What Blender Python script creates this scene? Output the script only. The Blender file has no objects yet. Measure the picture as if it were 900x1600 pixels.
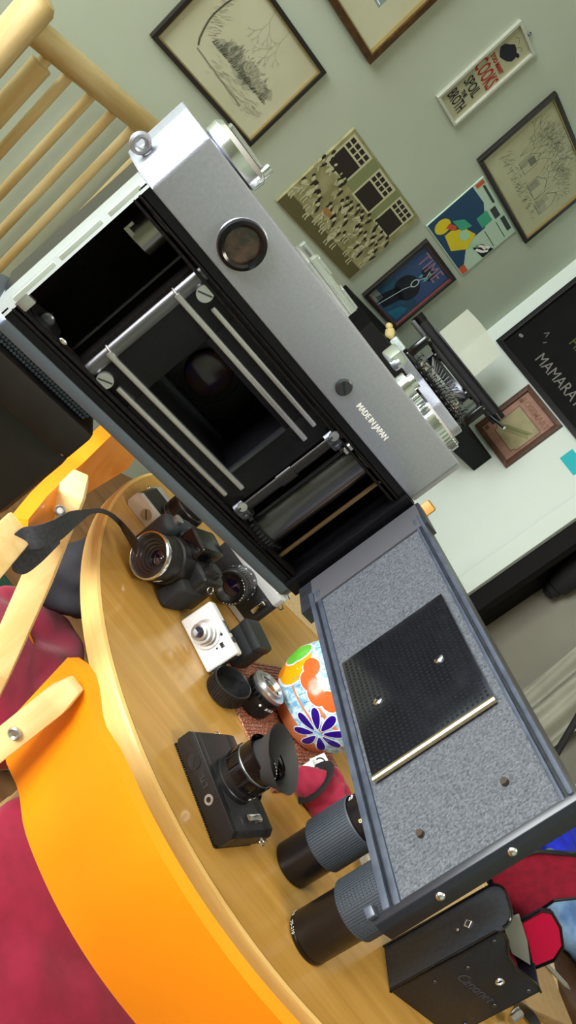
import bpy, bmesh, math, random
from math import sin, cos, pi, radians
from mathutils import Matrix, Vector, noise
S = bpy.context.scene
COL = S.collection
random.seed(7)

# ------------------------------------------------------------------ camera
CAMZ = 1.30
F_PX, PITCH, ROLL = 1320.0, radians(16.6), radians(38.5)
RV = Vector((1, 0, 0)); FV = Vector((0, cos(PITCH), -sin(PITCH))); UV = Vector((0, sin(PITCH), cos(PITCH)))
camd = bpy.data.cameras.new('camera'); cam = bpy.data.objects.new('camera', camd); COL.objects.link(cam)
cx = RV*sin(ROLL)+UV*cos(ROLL); cy = -RV*cos(ROLL)+UV*sin(ROLL); cz = -FV
M = Matrix((cx, cy, cz)).transposed().to_4x4(); M.translation = (0, 0, CAMZ)
cam.matrix_world = M
camd.sensor_fit = 'VERTICAL'; camd.sensor_height = 36; camd.sensor_width = 36
camd.lens = 36*F_PX/1600; camd.clip_start = 0.02; camd.clip_end = 60
S.camera = cam

# ------------------------------------------------------------------ room directions
DV = Vector((0.5563, 0.8310, 0)); NV = Vector((0.8310, -0.5563, 0)); ZV = Vector((0, 0, 1))
CORNER = Vector((-0.0739, 3.5992, 0))
def room(s, n, z): return CORNER+DV*s+NV*n+Vector((0, 0, z))

# ------------------------------------------------------------------ light
wd = bpy.data.worlds.new('world'); S.world = wd; wd.use_nodes = True
bg = wd.node_tree.nodes['Background']; bg.inputs[0].default_value = (0.62, 0.72, 0.8, 1); bg.inputs[1].default_value = 1.0
def area(name, loc, xdir, ydir, sx, sy, power, col):
    l = bpy.data.lights.new(name, 'AREA'); l.shape = 'RECTANGLE'; l.size = sx; l.size_y = sy; l.energy = power; l.color = col
    o = bpy.data.objects.new(name, l); COL.objects.link(o)
    X = Vector(xdir).normalized(); Y = Vector(ydir).normalized(); Z = X.cross(Y)
    m = Matrix((X, Y, Z)).transposed().to_4x4(); m.translation = loc; o.matrix_world = m
    return o
# daylight entering the window in the wall behind the photographer (light shines along -Z of the lamp = +DV)
area('window_daylight', room(-5.16, 1.0, 1.62), NV, ZV, 1.7, 1.45, 135, (0.97, 0.985, 1.0))
# weak warm fill light added under the unseen ceiling
area('ceiling_fill_light', room(-2.4, 2.9, 2.44), DV, NV.cross(ZV).cross(ZV)*0+(-NV), 0.5, 0.5, 14, (1.0, 0.9, 0.72))
S.view_settings.view_transform = 'Standard'; S.view_settings.look = 'None'
S.view_settings.gamma = 1; S.view_settings.use_curve_mapping = False
S.view_settings.exposure = 0.55

# ------------------------------------------------------------------ pixel rays onto real planes (single-view metrology)
def ray(x, y):
    dx, dy = x-450, y-800
    return FV*F_PX+RV*(dx*sin(ROLL)+dy*cos(ROLL))+UV*(dx*cos(ROLL)-dy*sin(ROLL))
TABZ = 0.74
def tab(x, y, z=TABZ):
    r = ray(x, y); return Vector((0, 0, CAMZ))+r*((z-CAMZ)/r.z)

# ------------------------------------------------------------------ materials
MATS = {}
def srgb(c):
    def g(v):
        v /= 255.0
        return v/12.92 if v <= 0.04045 else ((v+0.055)/1.055)**2.4
    return tuple(g(v) for v in c)+(1,)
def mat(name, col, rough=0.5, metal=0.0, col2=None, scale=(40, 40, 40), detail=3, bump=0.0, bscale=None, coat=0.0, trans=0.0, spec=0.5, ramp=(0.35, 0.65), sheen=0.0, ior=1.45, emis=None, tex='noise'):
    if name in MATS: return MATS[name]
    m = bpy.data.materials.new(name); m.use_nodes = True; nt = m.node_tree; b = nt.nodes['Principled BSDF']
    c = srgb(col); b.inputs['Base Color'].default_value = c
    b.inputs['Roughness'].default_value = rough; b.inputs['Metallic'].default_value = metal
    b.inputs['Coat Weight'].default_value = coat; b.inputs['Coat Roughness'].default_value = 0.12
    b.inputs['Transmission Weight'].default_value = trans; b.inputs['Specular IOR Level'].default_value = spec
    b.inputs['Sheen Weight'].default_value = sheen; b.inputs['IOR'].default_value = ior
    if emis: b.inputs['Emission Color'].default_value = c; b.inputs['Emission Strength'].default_value = emis
    if col2 or bump:
        tc = nt.nodes.new('ShaderNodeTexCoord'); mp = nt.nodes.new('ShaderNodeMapping'); nt.links.new(tc.outputs['Object'], mp.inputs[0])
        mp.inputs['Scale'].default_value = scale if hasattr(scale, '__len__') else (scale,)*3
        n = nt.nodes.new('ShaderNodeTexNoise'); n.inputs['Detail'].default_value = detail; n.inputs['Scale'].default_value = 1.0
        nt.links.new(mp.outputs[0], n.inputs['Vector']); out = n.outputs[0]
        if col2:
            r = nt.nodes.new('ShaderNodeValToRGB'); r.color_ramp.elements[0].position = ramp[0]; r.color_ramp.elements[1].position = ramp[1]
            r.color_ramp.elements[0].color = c; r.color_ramp.elements[1].color = srgb(col2)
            nt.links.new(out, r.inputs[0]); nt.links.new(r.outputs[0], b.inputs['Base Color'])
        if bump:
            if bscale:
                mp2 = nt.nodes.new('ShaderNodeMapping'); nt.links.new(tc.outputs['Object'], mp2.inputs[0])
                mp2.inputs['Scale'].default_value = bscale if hasattr(bscale, '__len__') else (bscale,)*3
                n2 = nt.nodes.new('ShaderNodeTexNoise'); n2.inputs['Scale'].default_value = 1.0; n2.inputs['Detail'].default_value = 2
                nt.links.new(mp2.outputs[0], n2.inputs['Vector']); out = n2.outputs[0]
            bp = nt.nodes.new('ShaderNodeBump'); bp.inputs['Strength'].default_value = bump; bp.inputs['Distance'].default_value = 0.002
            nt.links.new(out, bp.inputs['Height']); nt.links.new(bp.outputs[0], b.inputs['Normal'])
    MATS[name] = m; return m
def alpha_mat(name, col, alpha, rough=0.2):
    m = mat(name, col, rough); m.node_tree.nodes['Principled BSDF'].inputs['Alpha'].default_value = alpha; return m

m_wall = mat('wall_paint', (170, 182, 164), 0.85, col2=(175, 187, 170), scale=3, bump=0.06, bscale=220)
m_wallw = mat('wall_paint_white', (198, 210, 200), 0.7, col2=(204, 215, 206), scale=2)
m_ceil = mat('ceiling_paint', (225, 225, 215), 0.9)
m_floor = mat('floor_wood', (120, 84, 50), 0.5, col2=(150, 108, 66), scale=(2, 30, 2))
m_table = mat('table_veneer', (178, 134, 62), 0.22, col2=(198, 155, 82), scale=(3.5, 60, 60), detail=5, ramp=(0.3, 0.72), coat=0.3, bump=0.02)
m_tableedge = mat('table_edge_wood', (220, 180, 106), 0.4, col2=(232, 196, 124), scale=(10, 10, 90), detail=4)
m_beech = mat('beech_wood', (222, 184, 120), 0.42, col2=(236, 204, 146), scale=(60, 60, 5), detail=5, coat=0.1)
m_pine = mat('pine_log', (186, 162, 106), 0.55, col2=(208, 190, 140), scale=(35, 35, 4), detail=6, ramp=(0.38, 0.62), bump=0.05)
m_pine_r = mat('pine_log_rail', (186, 162, 106), 0.55, col2=(208, 190, 140), scale=(4, 35, 35), detail=6, ramp=(0.38, 0.62), bump=0.05)
m_orange = mat('orange_laminate', (250, 146, 12), 0.36, col2=(246, 138, 8), scale=6, coat=0.2)
m_red = mat('crimson_cloth', (142, 18, 50), 0.8, col2=(152, 22, 56), scale=60, sheen=0.15, bump=0.1, bscale=500)
m_redlin = mat('red_velvet', (140, 8, 40), 0.95, col2=(120, 6, 34), scale=90, sheen=0.05, spec=.2)
m_blackleather = mat('black_leather', (30, 30, 33), 0.42, col2=(40, 40, 43), scale=400, bump=0.25, bscale=900)
m_blk = mat('black_plastic', (24, 24, 26), 0.35, col2=(30, 30, 32), scale=150)
m_blkg = mat('black_gloss', (12, 12, 14), 0.16)
m_blkm = mat('black_matte', (22, 22, 24), 0.75, col2=(30, 30, 32), scale=300)
m_inner = mat('camera_black_paint', (12, 12, 15), 0.3, col2=(16, 16, 19), scale=500, spec=.25)
m_innerm = mat('camera_black_matte', (10, 9, 10), 0.8, col2=(24, 20, 19), scale=700, spec=.15)
m_rub = mat('rubber_grip', (62, 70, 78), 0.55)
m_satin = mat('satin_chrome', (166, 170, 182), 0.42, 0.8, col2=(172, 176, 188), scale=900, bump=0.05, bscale=2500)
m_chrome = mat('chrome', (228, 230, 234), 0.14, 1.0)
m_steel = mat('steel_rail', (190, 190, 192), 0.3, 0.9)
m_dsteel = mat('dark_steel', (84, 86, 92), 0.3, 0.9)
m_felt = mat('door_crackle_paint', (40, 43, 49), 0.55, col2=(92, 96, 102), scale=1500, detail=5, ramp=(0.25, 0.75), bump=0.25, bscale=1900)
m_white = mat('white_paint', (235, 235, 230), 0.6)
m_glass = mat('lens_glass', (26, 16, 44), 0.04, spec=1.0, coat=1.0)
m_glassb = mat('viewfinder_glass', (74, 52, 38), 0.06, col2=(22, 17, 16), scale=260, coat=0.6)
m_silver = mat('silver_plastic', (236, 238, 238), 0.35, 0.1)
m_terra = mat('terracotta', (202, 116, 66), 0.75, col2=(214, 132, 80), scale=50)

# ------------------------------------------------------------------ mesh builder
class B:
    def __init__(s, u=1.0): s.bm = bmesh.new(); s.u = u
    def add(s, tmp, M=None, bev=0, seg=2):
        if bev: bmesh.ops.bevel(tmp, geom=list(tmp.edges), offset=bev, segments=seg, affect='EDGES', profile=0.6, clamp_overlap=True)
        if M is not None: bmesh.ops.transform(tmp, matrix=M, verts=tmp.verts)
        me = bpy.data.meshes.new('tmp'); tmp.to_mesh(me); tmp.free(); s.bm.from_mesh(me); bpy.data.meshes.remove(me); return s
    def box(s, x0, x1, y0, y1, z0, z1, bev=0, M=None, seg=2):
        t = bmesh.new(); bmesh.ops.create_cube(t, size=1)
        for v in t.verts: v.co = Vector((x0+(v.co.x+.5)*(x1-x0), y0+(v.co.y+.5)*(y1-y0), z0+(v.co.z+.5)*(z1-z0)))
        return s.add(t, M, bev, seg)
    def prism(s, poly, z0, z1, bev=0, M=None, seg=2):
        t = bmesh.new(); a = [t.verts.new((x, y, z0)) for x, y in poly]; b = [t.verts.new((x, y, z1)) for x, y in poly]; n = len(poly)
        t.faces.new(a[::-1]); t.faces.new(b)
        for i in range(n): t.faces.new((a[i], a[(i+1) % n], b[(i+1) % n], b[i]))
        return s.add(t, M, bev, seg)
    def lathe(s, prof, seg=32, M=None, cap=True):
        t = bmesh.new(); rings = []
        for r, z in prof:
            rings.append([t.verts.new((r*cos(2*pi*i/seg), r*sin(2*pi*i/seg), z)) for i in range(seg)])
        for a, b in zip(rings, rings[1:]):
            for i in range(seg): t.faces.new((a[i], a[(i+1) % seg], b[(i+1) % seg], b[i]))
        if cap:
            t.faces.new(rings[0][::-1]); t.faces.new(rings[-1])
        return s.add(t, M)
    def cyl(s, p0, p1, r, r2=None, seg=24, M=None):
        p0 = Vector(p0); p1 = Vector(p1); d = p1-p0
        q = d.to_track_quat('Z', 'Y').to_matrix().to_4x4(); q.translation = p0
        return s.lathe([(r, 0), (r if r2 is None else r2, d.length)], seg, q if M is None else M@q)
    def tube(s, pts, r, seg=8, closed=False, M=None, flat=None):
        t = bmesh.new(); pts = [Vector(p) for p in pts]; n = len(pts); rings = []
        up = Vector((0, 0, 1)); px_ = None
        for i, p in enumerate(pts):
            a = pts[(i-1) % n] if (closed or i > 0) else p; b = pts[(i+1) % n] if (closed or i < n-1) else p
            d = (b-a).normalized(); x = (d.cross(up) if d.cross(up).length > .05 else d.cross(Vector((0, 1, 0)))) if px_ is None else px_-d*px_.dot(d)
            x.normalize(); px_ = x; y = d.cross(x).normalized(); rr = r[i] if hasattr(r, '__len__') else r
            fl = flat or (1, 1)
            rings.append([t.verts.new(p+x*rr*fl[0]*cos(2*pi*k/seg)+y*rr*fl[1]*sin(2*pi*k/seg)) for k in range(seg)])
        m = n if closed else n-1
        for i in range(m):
            a, b = rings[i], rings[(i+1) % n]
            for k in range(seg): t.faces.new((a[k], a[(k+1) % seg], b[(k+1) % seg], b[k]))
        if not closed: t.faces.new(rings[0][::-1]); t.faces.new(rings[-1])
        return s.add(t, M)
    def torus(s, c, R, r, axis=(0, 0, 1), seg=28, rs=8, M=None):
        q = Vector(axis).to_track_quat('Z', 'Y').to_matrix().to_4x4(); q.translation = Vector(c)
        pts = [q@Vector((R*cos(2*pi*i/seg), R*sin(2*pi*i/seg), 0)) for i in range(seg)]
        return s.tube(pts, r, rs, True, M)
    def sphere(s, c, rad, M=None, u=20, v=12, sup=1.0, nz=0, ns=10, seed=0):
        t = bmesh.new(); bmesh.ops.create_uvsphere(t, u_segments=u, v_segments=v, radius=1)
        rad = rad if hasattr(rad, '__len__') else (rad,)*3
        for w in t.verts:
            p = w.co.copy()
            if sup != 1: p = Vector([math.copysign(abs(a)**sup, a) for a in p])
            q = Vector((p.x*rad[0], p.y*rad[1], p.z*rad[2]))
            if nz:
                k = noise.noise(Vector((q.x*ns+seed, q.y*ns, q.z*ns)))+0.5*noise.noise(Vector((q.x*ns*2.3, q.y*ns*2.3+seed, q.z*ns*2.3)))
                q += p.normalized()*k*nz
            w.co = q+Vector(c)
        return s.add(t, M)
    def face(s, pts, M=None):
        t = bmesh.new(); t.faces.new([t.verts.new(Vector(p)) for p in pts]); return s.add(t, M)
    def grid(s, fn, nu, nv, thick=0, M=None, closeu=False):
        t = bmesh.new(); g = [[t.verts.new(Vector(fn(i/nu, j/nv))) for j in range(nv+1)] for i in range(nu+(0 if closeu else 1))]
        n = len(g)
        for i in range(nu):
            for j in range(nv): t.faces.new((g[i][j], g[(i+1) % n][j], g[(i+1) % n][j+1], g[i][j+1]))
        if thick:
            bmesh.ops.recalc_face_normals(t, faces=t.faces); bmesh.ops.solidify(t, geom=list(t.faces), thickness=thick)
        return s.add(t, M)
    def build(s, name, m, parent=None, smooth=True, ang=35, recalc=True):
        if s.u != 1: bmesh.ops.scale(s.bm, vec=(s.u,)*3, verts=s.bm.verts)
        if recalc: bmesh.ops.recalc_face_normals(s.bm, faces=s.bm.faces)
        me = bpy.data.meshes.new(name); s.bm.to_mesh(me); s.bm.free()
        if smooth:
            me.polygons.foreach_set('use_smooth', [True]*len(me.polygons)); me.set_sharp_from_angle(angle=radians(ang))
        me.materials.append(m); o = bpy.data.objects.new(name, me); COL.objects.link(o)
        if parent: o.parent = parent
        return o
def tag(o, label=None, cat=None, group=None, kind=None):
    if label: o['label'] = label
    if cat: o['category'] = cat
    if group: o['group'] = group
    if kind: o['kind'] = kind
    return o
def thing(name, label, cat, M=None, group=None, kind=None):
    o = bpy.data.objects.new(name, None); COL.objects.link(o); o.empty_display_size = 0.05
    if M is not None: o.matrix_world = M
    return tag(o, label, cat, group, kind)
def loc(x, y, z, rz=0): return Matrix.Translation((x, y, z))@Matrix.Rotation(radians(rz), 4, 'Z')
def RX(a): return Matrix.Rotation(radians(a), 4, 'X')
def RY(a): return Matrix.Rotation(radians(a), 4, 'Y')
def RZ(a): return Matrix.Rotation(radians(a), 4, 'Z')
def T(x, y, z): return Matrix.Translation((x, y, z))
def basis(X, Y, Z, o):
    m = Matrix((X, Y, Z)).transposed().to_4x4(); m.translation = o; return m
def text(body, size, m, parent, M, ext=0.0002, name='lettering', sx=1.0, shear=0, bold=0):
    cu = bpy.data.curves.new('txt', 'FONT'); cu.body = body; cu.size = size; cu.extrude = ext; cu.align_x = 'CENTER'; cu.align_y = 'CENTER'; cu.shear = shear
    cu.offset = bold; cu.resolution_u = 2
    o = bpy.data.objects.new('txt', cu); COL.objects.link(o); bpy.context.view_layer.update()
    me = bpy.data.meshes.new_from_object(o); bpy.data.objects.remove(o); bpy.data.curves.remove(cu)
    me.transform(M@Matrix.Diagonal((sx, 1, 1, 1))); me.materials.append(m); me.name = name
    r = bpy.data.objects.new(name, me); COL.objects.link(r)
    if parent: r.parent = parent
    return r
def arc(cx, cy, r, a0, a1, n): return [(cx+r*cos(radians(a0+(a1-a0)*i/n)), cy+r*sin(radians(a0+(a1-a0)*i/n))) for i in range(n+1)]
def rrect(x0, x1, y0, y1, r, n=5):
    return arc(x1-r, y1-r, r, 0, 90, n)+arc(x0+r, y1-r, r, 90, 180, n)+arc(x0+r, y0+r, r, 180, 270, n)+arc(x1-r, y0+r, r, 270, 360, n)

# ================================================================== ROOM
RS0, RN1, CH = -5.2, 4.6, 2.5
def quadbox(name, s0, s1, n0, n1, z0, z1, m, parent=None, kind='structure'):
    Mr = basis(DV, NV, -ZV, CORNER)   # x=s, y=n, z=-height (right handed)
    b = B(); b.box(s0, s1, n0, n1, -z1, -z0, M=Mr); o = b.build(name, m, parent, smooth=False)
    if kind and not parent: o['kind'] = kind
    return o
quadbox('floor', RS0-.1, 0.8, -.1, RN1+.1, -.1, 0, m_floor)
quadbox('ceiling', RS0-.1, 0.8, -.1, RN1+.1, CH, CH+.1, m_ceil)
quadbox('wall_left', RS0-.1, 0.1, -.1, 0, 0, CH, m_wall)
quadbox('wall_right', 0, 0.1, 0, 0.885, 0, CH, m_wallw)
m_greypanel = mat('grey_cabinet_paint', (124, 122, 106), 0.7, col2=(132, 130, 114), scale=3)
m_palepanel = mat('pale_cabinet_paint', (205, 212, 198), 0.5)
quadbox('wall_alcove', 0.34, 0.44, 0.7, RN1+.1, 0, CH, m_greypanel)
quadbox('wall_far_side', RS0-.1, 0.8, RN1, RN1+.1, 0, CH, m_wall)
Mr = basis(DV, NV, -ZV, CORNER)
b = B()
for (n0, n1, z0, z1) in ((-.1, .1, 0, CH), (1.9, RN1+.1, 0, CH), (.1, 1.9, 0, .88), (.1, 1.9, 2.36, CH)): b.box(RS0-.1, RS0, n0, n1, -z1, -z0, M=Mr)
tag(b.build('wall_back', m_wall, smooth=False), kind='structure')
w1 = thing('window_1', None, None, kind='structure')
b = B()
for (n0, n1, z0, z1) in ((.1, .16, .88, 2.36), (1.84, 1.9, .88, 2.36), (.1, 1.9, .88, .94), (.1, 1.9, 2.30, 2.36), (.97, 1.03, .9, 2.34)): b.box(RS0-.09, RS0-.03, n0, n1, -z1, -z0, M=Mr)
b.build('window_frame', m_white, w1, smooth=False)
b = B(); b.box(RS0-.03, RS0+.12, .05, 1.95, -.88, -.85, M=Mr); b.build('window_sill', m_white, w1, smooth=False)
# white leaf trim at the end of the right wall, dark jamb in the gap
b = B(); b.box(-.022, 0, .812, .885, -CH+.01, 0, bev=.004, M=Mr); b.build('trim_1', m_wallw, smooth=False)['kind'] = 'structure'
b = B(); b.box(0.1, 0.34, .80, .90, -CH+.01, 0, M=Mr); b.box(.0, .06, .886, .955, -CH+.01, 0, bev=.004, M=Mr)
b.build('trim_2', mat('dark_jamb', (9, 8, 8), 0.7, spec=.2), smooth=False)['kind'] = 'structure'
# made-up fixture around the added ceiling fill light
cl = thing('ceiling_fill_fixture', 'white square ceiling lamp over the room', 'lamp', T(*room(-2.4, 2.9, CH)))
b = B(); b.box(-.3, .3, -.3, .3, -.05, 0, bev=.01); b.build('fixture_body', m_white, cl)

# ================================================================== VINTAGE CAMERA ON TRIPOD
R3 = RZ(31.124)@RX(-3.9116)@RY(3.7341)
VM = Matrix.Translation((-0.08823, 0.21083, CAMZ-0.09507))@R3
vc = thing('vintage_camera', 'silver rangefinder film camera with its back door swung open, on the tripod', 'camera', VM)
U = 0.001
foot = [(0, 0), (-5.5, 4.5), (-7.6, 11), (-8.2, 18), (-7.6, 25), (-5, 31), (0, 35), (8, 36), (119, 36), (127, 35), (132, 31), (134.6, 25), (135, 18), (134.6, 11), (132.5, 4.5), (127.5, 0)]
b = B(U); b.prism(foot, 56.2, 76, bev=.8); tp = b.build('top_plate', m_satin, vc, ang=25)
b = B(U); b.prism([(x, y) for x, y in foot], 0, 3.8, bev=.6); b.build('bottom_plate', mat('satin_shaded', (112, 120, 134), .4, .8), vc, ang=25)  # same satin chrome as the top plate, its darker reflection painted into the colour
# shell
b = B(U); b.box(-2, 131, 32, 34.5, 3.8, 56.2); b.box(-2, 129, .6, 34, 53.6, 56.2); b.box(-2, 129, .6, 34, 3.8, 6.2)
b.box(126.5, 130.5, 1, 34, 3.8, 56.2); b.box(-3.5, -1.8, 3, 34, 5, 56)
b.box(125, 131, -1.2, 1.2, 4, 56, bev=.4)
b.build('body_shell', m_inner, vc)
b = B(U)
for z in (7.0, 8.6): b.box(-1, 126, .2, 6, z-.45, z+.45, bev=.2)
for z in (51.0, 52.8): b.box(-1, 126, .2, 6, z-.4, z+.4, bev=.2)
b.build('light_seal_groove', m_innerm, vc)
b = B(U)
for z0, z1 in ((5.6, 17), (40, 53.6)): b.box(41, 79, 2.2, 30, z0, z1)
b.box(27, 41, 2.2, 30, 6.2, 53.6, bev=.5); b.box(79, 90, 2.2, 30, 6.2, 53.6, bev=.5)
b.build('film_gate', m_inner, vc)
b = B(U); b.cyl((26.2, 4.6, 8.5), (26.2, 4.6, 52.4), 2.9, seg=28); b.build('guide_roller', mat('roller_dark', (104, 104, 106), .3, .8), vc)
for z in (17.6, 42.7):
    b = B(U); b.torus((26.2, 4.6, z), 2.95, .4, seg=24); b.build('roller_collar', m_steel, vc)
for z in (42.7, 17.0):
    b = B(U); b.box(25.2, 86, .9, 2.6, z-.85, z+.85, bev=.3); b.build('inner_rail', m_steel, vc)
for z in (47.8, 11.6):
    b = B(U); b.box(34.6, 84.2, .9, 2.6, z-.8, z+.8, bev=.5); b.build('outer_rail', m_steel, vc)
for x, z in ((30, 48.9), (30.5, 10.6)):
    b = B(U); b.cyl((x, 2.4, z), (x, .8, z), 2.5); p = b.build('gate_screw', m_steel, vc)
    b = B(U); b.box(-2.2, 2.2, .66, .82, -.25, .25, M=T(x, 0, z)@RY(-25)); b.build('slot', m_dsteel, p)
# gate frame lips and lens seen through the gate
b = B(U); b.box(78, 79.2, 1.4, 3, 17, 40); b.box(41, 79, 26, 30, 17, 18.4); b.build('gate_edge', m_dsteel, vc)
b = B(U); b.lathe([(9.5, 0), (11, -.2), (11, 2), (17, 2.2), (17, 4)], 36, T(60, 30.5, 29)@RX(90)@T(0, 0, -3), cap=False); b.build('lens_mount', m_inner, vc)
b = B(U); b.sphere((60, 30.5, 29), (8.2, 1.6, 8.2), u=28); b.build('rear_element', mat('rear_element_glass', (52, 36, 84), .12, col2=(70, 48, 30), scale=160, coat=.2), vc)
b = B(U)
b.lathe([(27, 0), (27, 10), (25, 12), (25, 26), (22, 28), (22, 24), (16, 18)], 40, T(64, 34.5, 31)@RX(-90)); b.build('lens_barrel', m_blk, vc)
b = B(U); b.box(1, 127, 34.4, 35.6, 4, 56, bev=.3); b.build('front_leatherette', m_blackleather, vc)
# film chamber: back wall curve, rewind fork, cassette pin
b = B(U); b.grid(lambda u, v: (10+13.5*cos(pi+u*pi), 16+13*sin(u*pi), 6.2+v*47.4), 24, 1, thick=.6); b.box(22.5, 27, 3, 30, 6.2, 53.6)
b.build('film_chamber', m_innerm, vc)
b = B(U); b.grid(lambda u, v: (9.5+5.2*cos(pi*.95+u*pi*1.15), 12+5.2*sin(pi*.95+u*pi*1.15), 43.2+v*10.5), 20, 1, thick=.7)
b.box(3.9, 9, 7.5, 8.3, 43.0, 44.3); b.box(4, 4.9, 8, 12.6, 43, 46); b.build('rewind_fork', mat('fork_metal', (150, 146, 138), .3, .9), vc)
b = B(U); b.box(19.2, 19.9, 8, 9, 8, 50); b.build('chamber_rib', m_blk, vc)
b = B(U); b.cyl((8, 8, 7), (8, 8, 9.5), 6, seg=24); b.sphere((8, 5, 10.0), (2.4, 1.2, 2.6)); b.build('cassette_seat', m_dsteel, vc)
b = B(U); b.sphere((14.5, 1.2, 10.2), (1.4, .8, .9)); b.build('release_pin', m_chrome, vc)
b = B(U); b.box(-1.6, 2, .2, 2.2, 8.2, 13, bev=.5); b.build('latch_bracket', m_steel, vc)
b = B(U); b.prism([(-.8, .2), (-3.4, 1.6), (-4.0, 5), (-3.2, 18), (-1.5, 30), (0, 34.4), (0, 32), (-1.4, 28), (-2.4, 6)], 3.8, 56.3); p = b.build('side_frame', mat('side_satin', (172, 178, 176), .4, .6), vc)
b = B(U)
for z0, z1 in ((9, 24), (26, 41), (43.5, 54.5)): b.box(-2.9, -.9, .6, 3.4, z0, z1, bev=.2)
b.build('latch_strip', mat('pale_latch', (200, 212, 204), .35, .5), p)
# take-up side
b = B(U); b.cyl((93, 4.2, 8), (93, 4.2, 52.5), 2.3); b.cyl((93, 4.2, 27), (93, 4.2, 33), 2.9); p = b.build('sprocket_shaft', mat('shaft_dark', (58, 56, 56), .3, .8), vc)
for z in (11.8, 49.2):
    b = B(U); b.cyl((93, 4.2, z-1.8), (93, 4.2, z+1.8), 4.2, seg=20)
    for i in range(8): a = i*pi/4+.2; b.box(-.7, .7, -.7, .7, -.7, .7, bev=.2, M=T(93+4.6*cos(a), 4.2+4.6*sin(a), z)@RZ(math.degrees(a)))
    b.build('sprocket_wheel', m_dsteel, p)
    b = B(U); b.cyl((90.6, -.2, z+1.2), (90.6, .6, z+1.2), 1.6); b.cyl((90.6, -.35, z+1.2), (90.6, .1, z+1.2), .6); b.build('shaft_bracket', m_steel, p)
b = B(U); b.cyl((98.4, 2.5, 49.5), (98.4, 2.5, 53), 1.7); b.build('shaft_pin', m_steel, vc)
b = B(U); b.cyl((107.5, 11, 7), (107.5, 11, 52), 7.6, seg=36); p = b.build('take_up_spool', mat('spool_black', (92, 92, 94), .25, .85), vc)
b = B(U); b.box(99.7, 101, 6.2, 8, 11, 50, bev=.2); b.build('spool_slot', m_blkg, p)
b = B(U)
for i in range(40): a = 2*pi*i/40; b.box(-.5, .5, -.4, .6, -2, 2, M=T(107.5+9.4*cos(a), 11+9.4*sin(a), 9)@RZ(math.degrees(a)))
b.cyl((107.5, 11, 7), (107.5, 11, 11), 9.3, seg=40); b.build('spool_gear', m_blk, p)
b = B(U); b.box(116, 117, 2.5, 4, 8, 52, bev=.3); b.build('chamber_edge', mat('brass_edge', (120, 96, 66), .35, .8), vc)
b = B(U); b.box(112, 126.5, 24, 32, 6, 54); b.build('take_up_wall', m_inner, vc)
# eyepiece
ME = T(25.9, 0, 65.4)@RX(90)
b = B(U); b.lathe([(5.0, -.5), (5.0, 2.0), (5.8, 2.5), (6.7, 2.2), (7.0, 1.2), (7.0, -.5)], 40, ME, cap=False); p = b.build('eyepiece', m_blkg, vc)
b = B(U); b.lathe([(6.9, -.4), (7.2, .1), (6.95, .5)], 40, ME, cap=False); b.build('eyepiece_collar', m_chrome, p)
b = B(U); b.lathe([(0.01, .9), (5.1, .7)], 32, ME, cap=False); b.build('viewfinder_glass', m_glassb, p)
b = B(U); b.lathe([(2.7, -.2), (2.7, .5), (2.3, .8), (.01, .8)], 24, T(79.1, 0, 62.4)@RX(90), cap=False); p = b.build('plate_screw', m_dsteel, vc)
b = B(U); b.box(-2.1, 2.1, -.98, -.8, -.25, .25, M=T(79.1, 0, 62.4)@RY(30)); b.build('slot', m_blk, p)
text('MADE IN JAPAN', 2.7*U, m_white, vc, T(.0950, -.00012, .0624)@RX(90), ext=.0001, sx=.84, bold=.00003)
# strap lug
b = B(U); b.torus((-9.2, 6, 61.2), 2.1, 1.0, axis=(.35, -1, 0), seg=28, rs=10); b.cyl((-6, 8, 61), (-7.2, 7, 61.2), 1.8); b.build('strap_lug', m_satin, vc)
# rewind knob with crank
b = B(U); b.lathe([(9.2, 76), (10.4, 76.6), (10.6, 80), (9.4, 81.4), (.01, 81.6)], 40, T(11, 18, 0), cap=False); p = b.build('rewind_knob', m_chrome, vc)
b = B(U); b.box(4, 20.5, 15.2, 20.8, 81.6, 82.9, bev=.5); b.cyl((19, 15, 81), (19, 15, 84), 1.5); b.build('crank', m_chrome, p)
# accessory shoe, dial, lever, button
b = B(U); b.box(45, 66, 9, 28, 76, 77.2, bev=.2); b.box(45, 66, 9, 12, 77.2, 79.6, bev=.3); b.box(45, 66, 25, 28, 77.2, 79.6, bev=.3)
b.box(46, 52, 8.5, 13.5, 79.2, 80.2, bev=.3); b.box(58, 65.5, 8.5, 13.5, 79.2, 80.2, bev=.3); b.build('accessory_shoe', m_chrome, vc)
b = B(U); b.lathe([(11, 76), (11, 79), (10.2, 80), (.01, 80)], 48, T(120, 17, 0), cap=False)
for i in range(44): a = 2*pi*i/44; b.box(-.35, .5, -.35, .35, 76.4, 79.2, M=T(120+11*cos(a), 17+11*sin(a), 0)@RZ(math.degrees(a)))
b.build('wind_hub', m_chrome, vc)
b = B(U); b.prism(arc(120, 17, 8, -80, 100, 10)+[(104, 27), (94, 28), (91.5, 25), (92, 21), (104, 19), (112, 12)], 80, 83.4, bev=.7); b.build('wind_lever', m_satin, vc)
b = B(U); b.box(90.5, 96, 18, 26, 77.5, 83, bev=1); b.cyl((98, 10, 76), (98, 10, 79), 4.5); b.cyl((98, 10, 79), (98, 10, 81), 2.8); b.build('shutter_button', m_chrome, vc)
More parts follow.
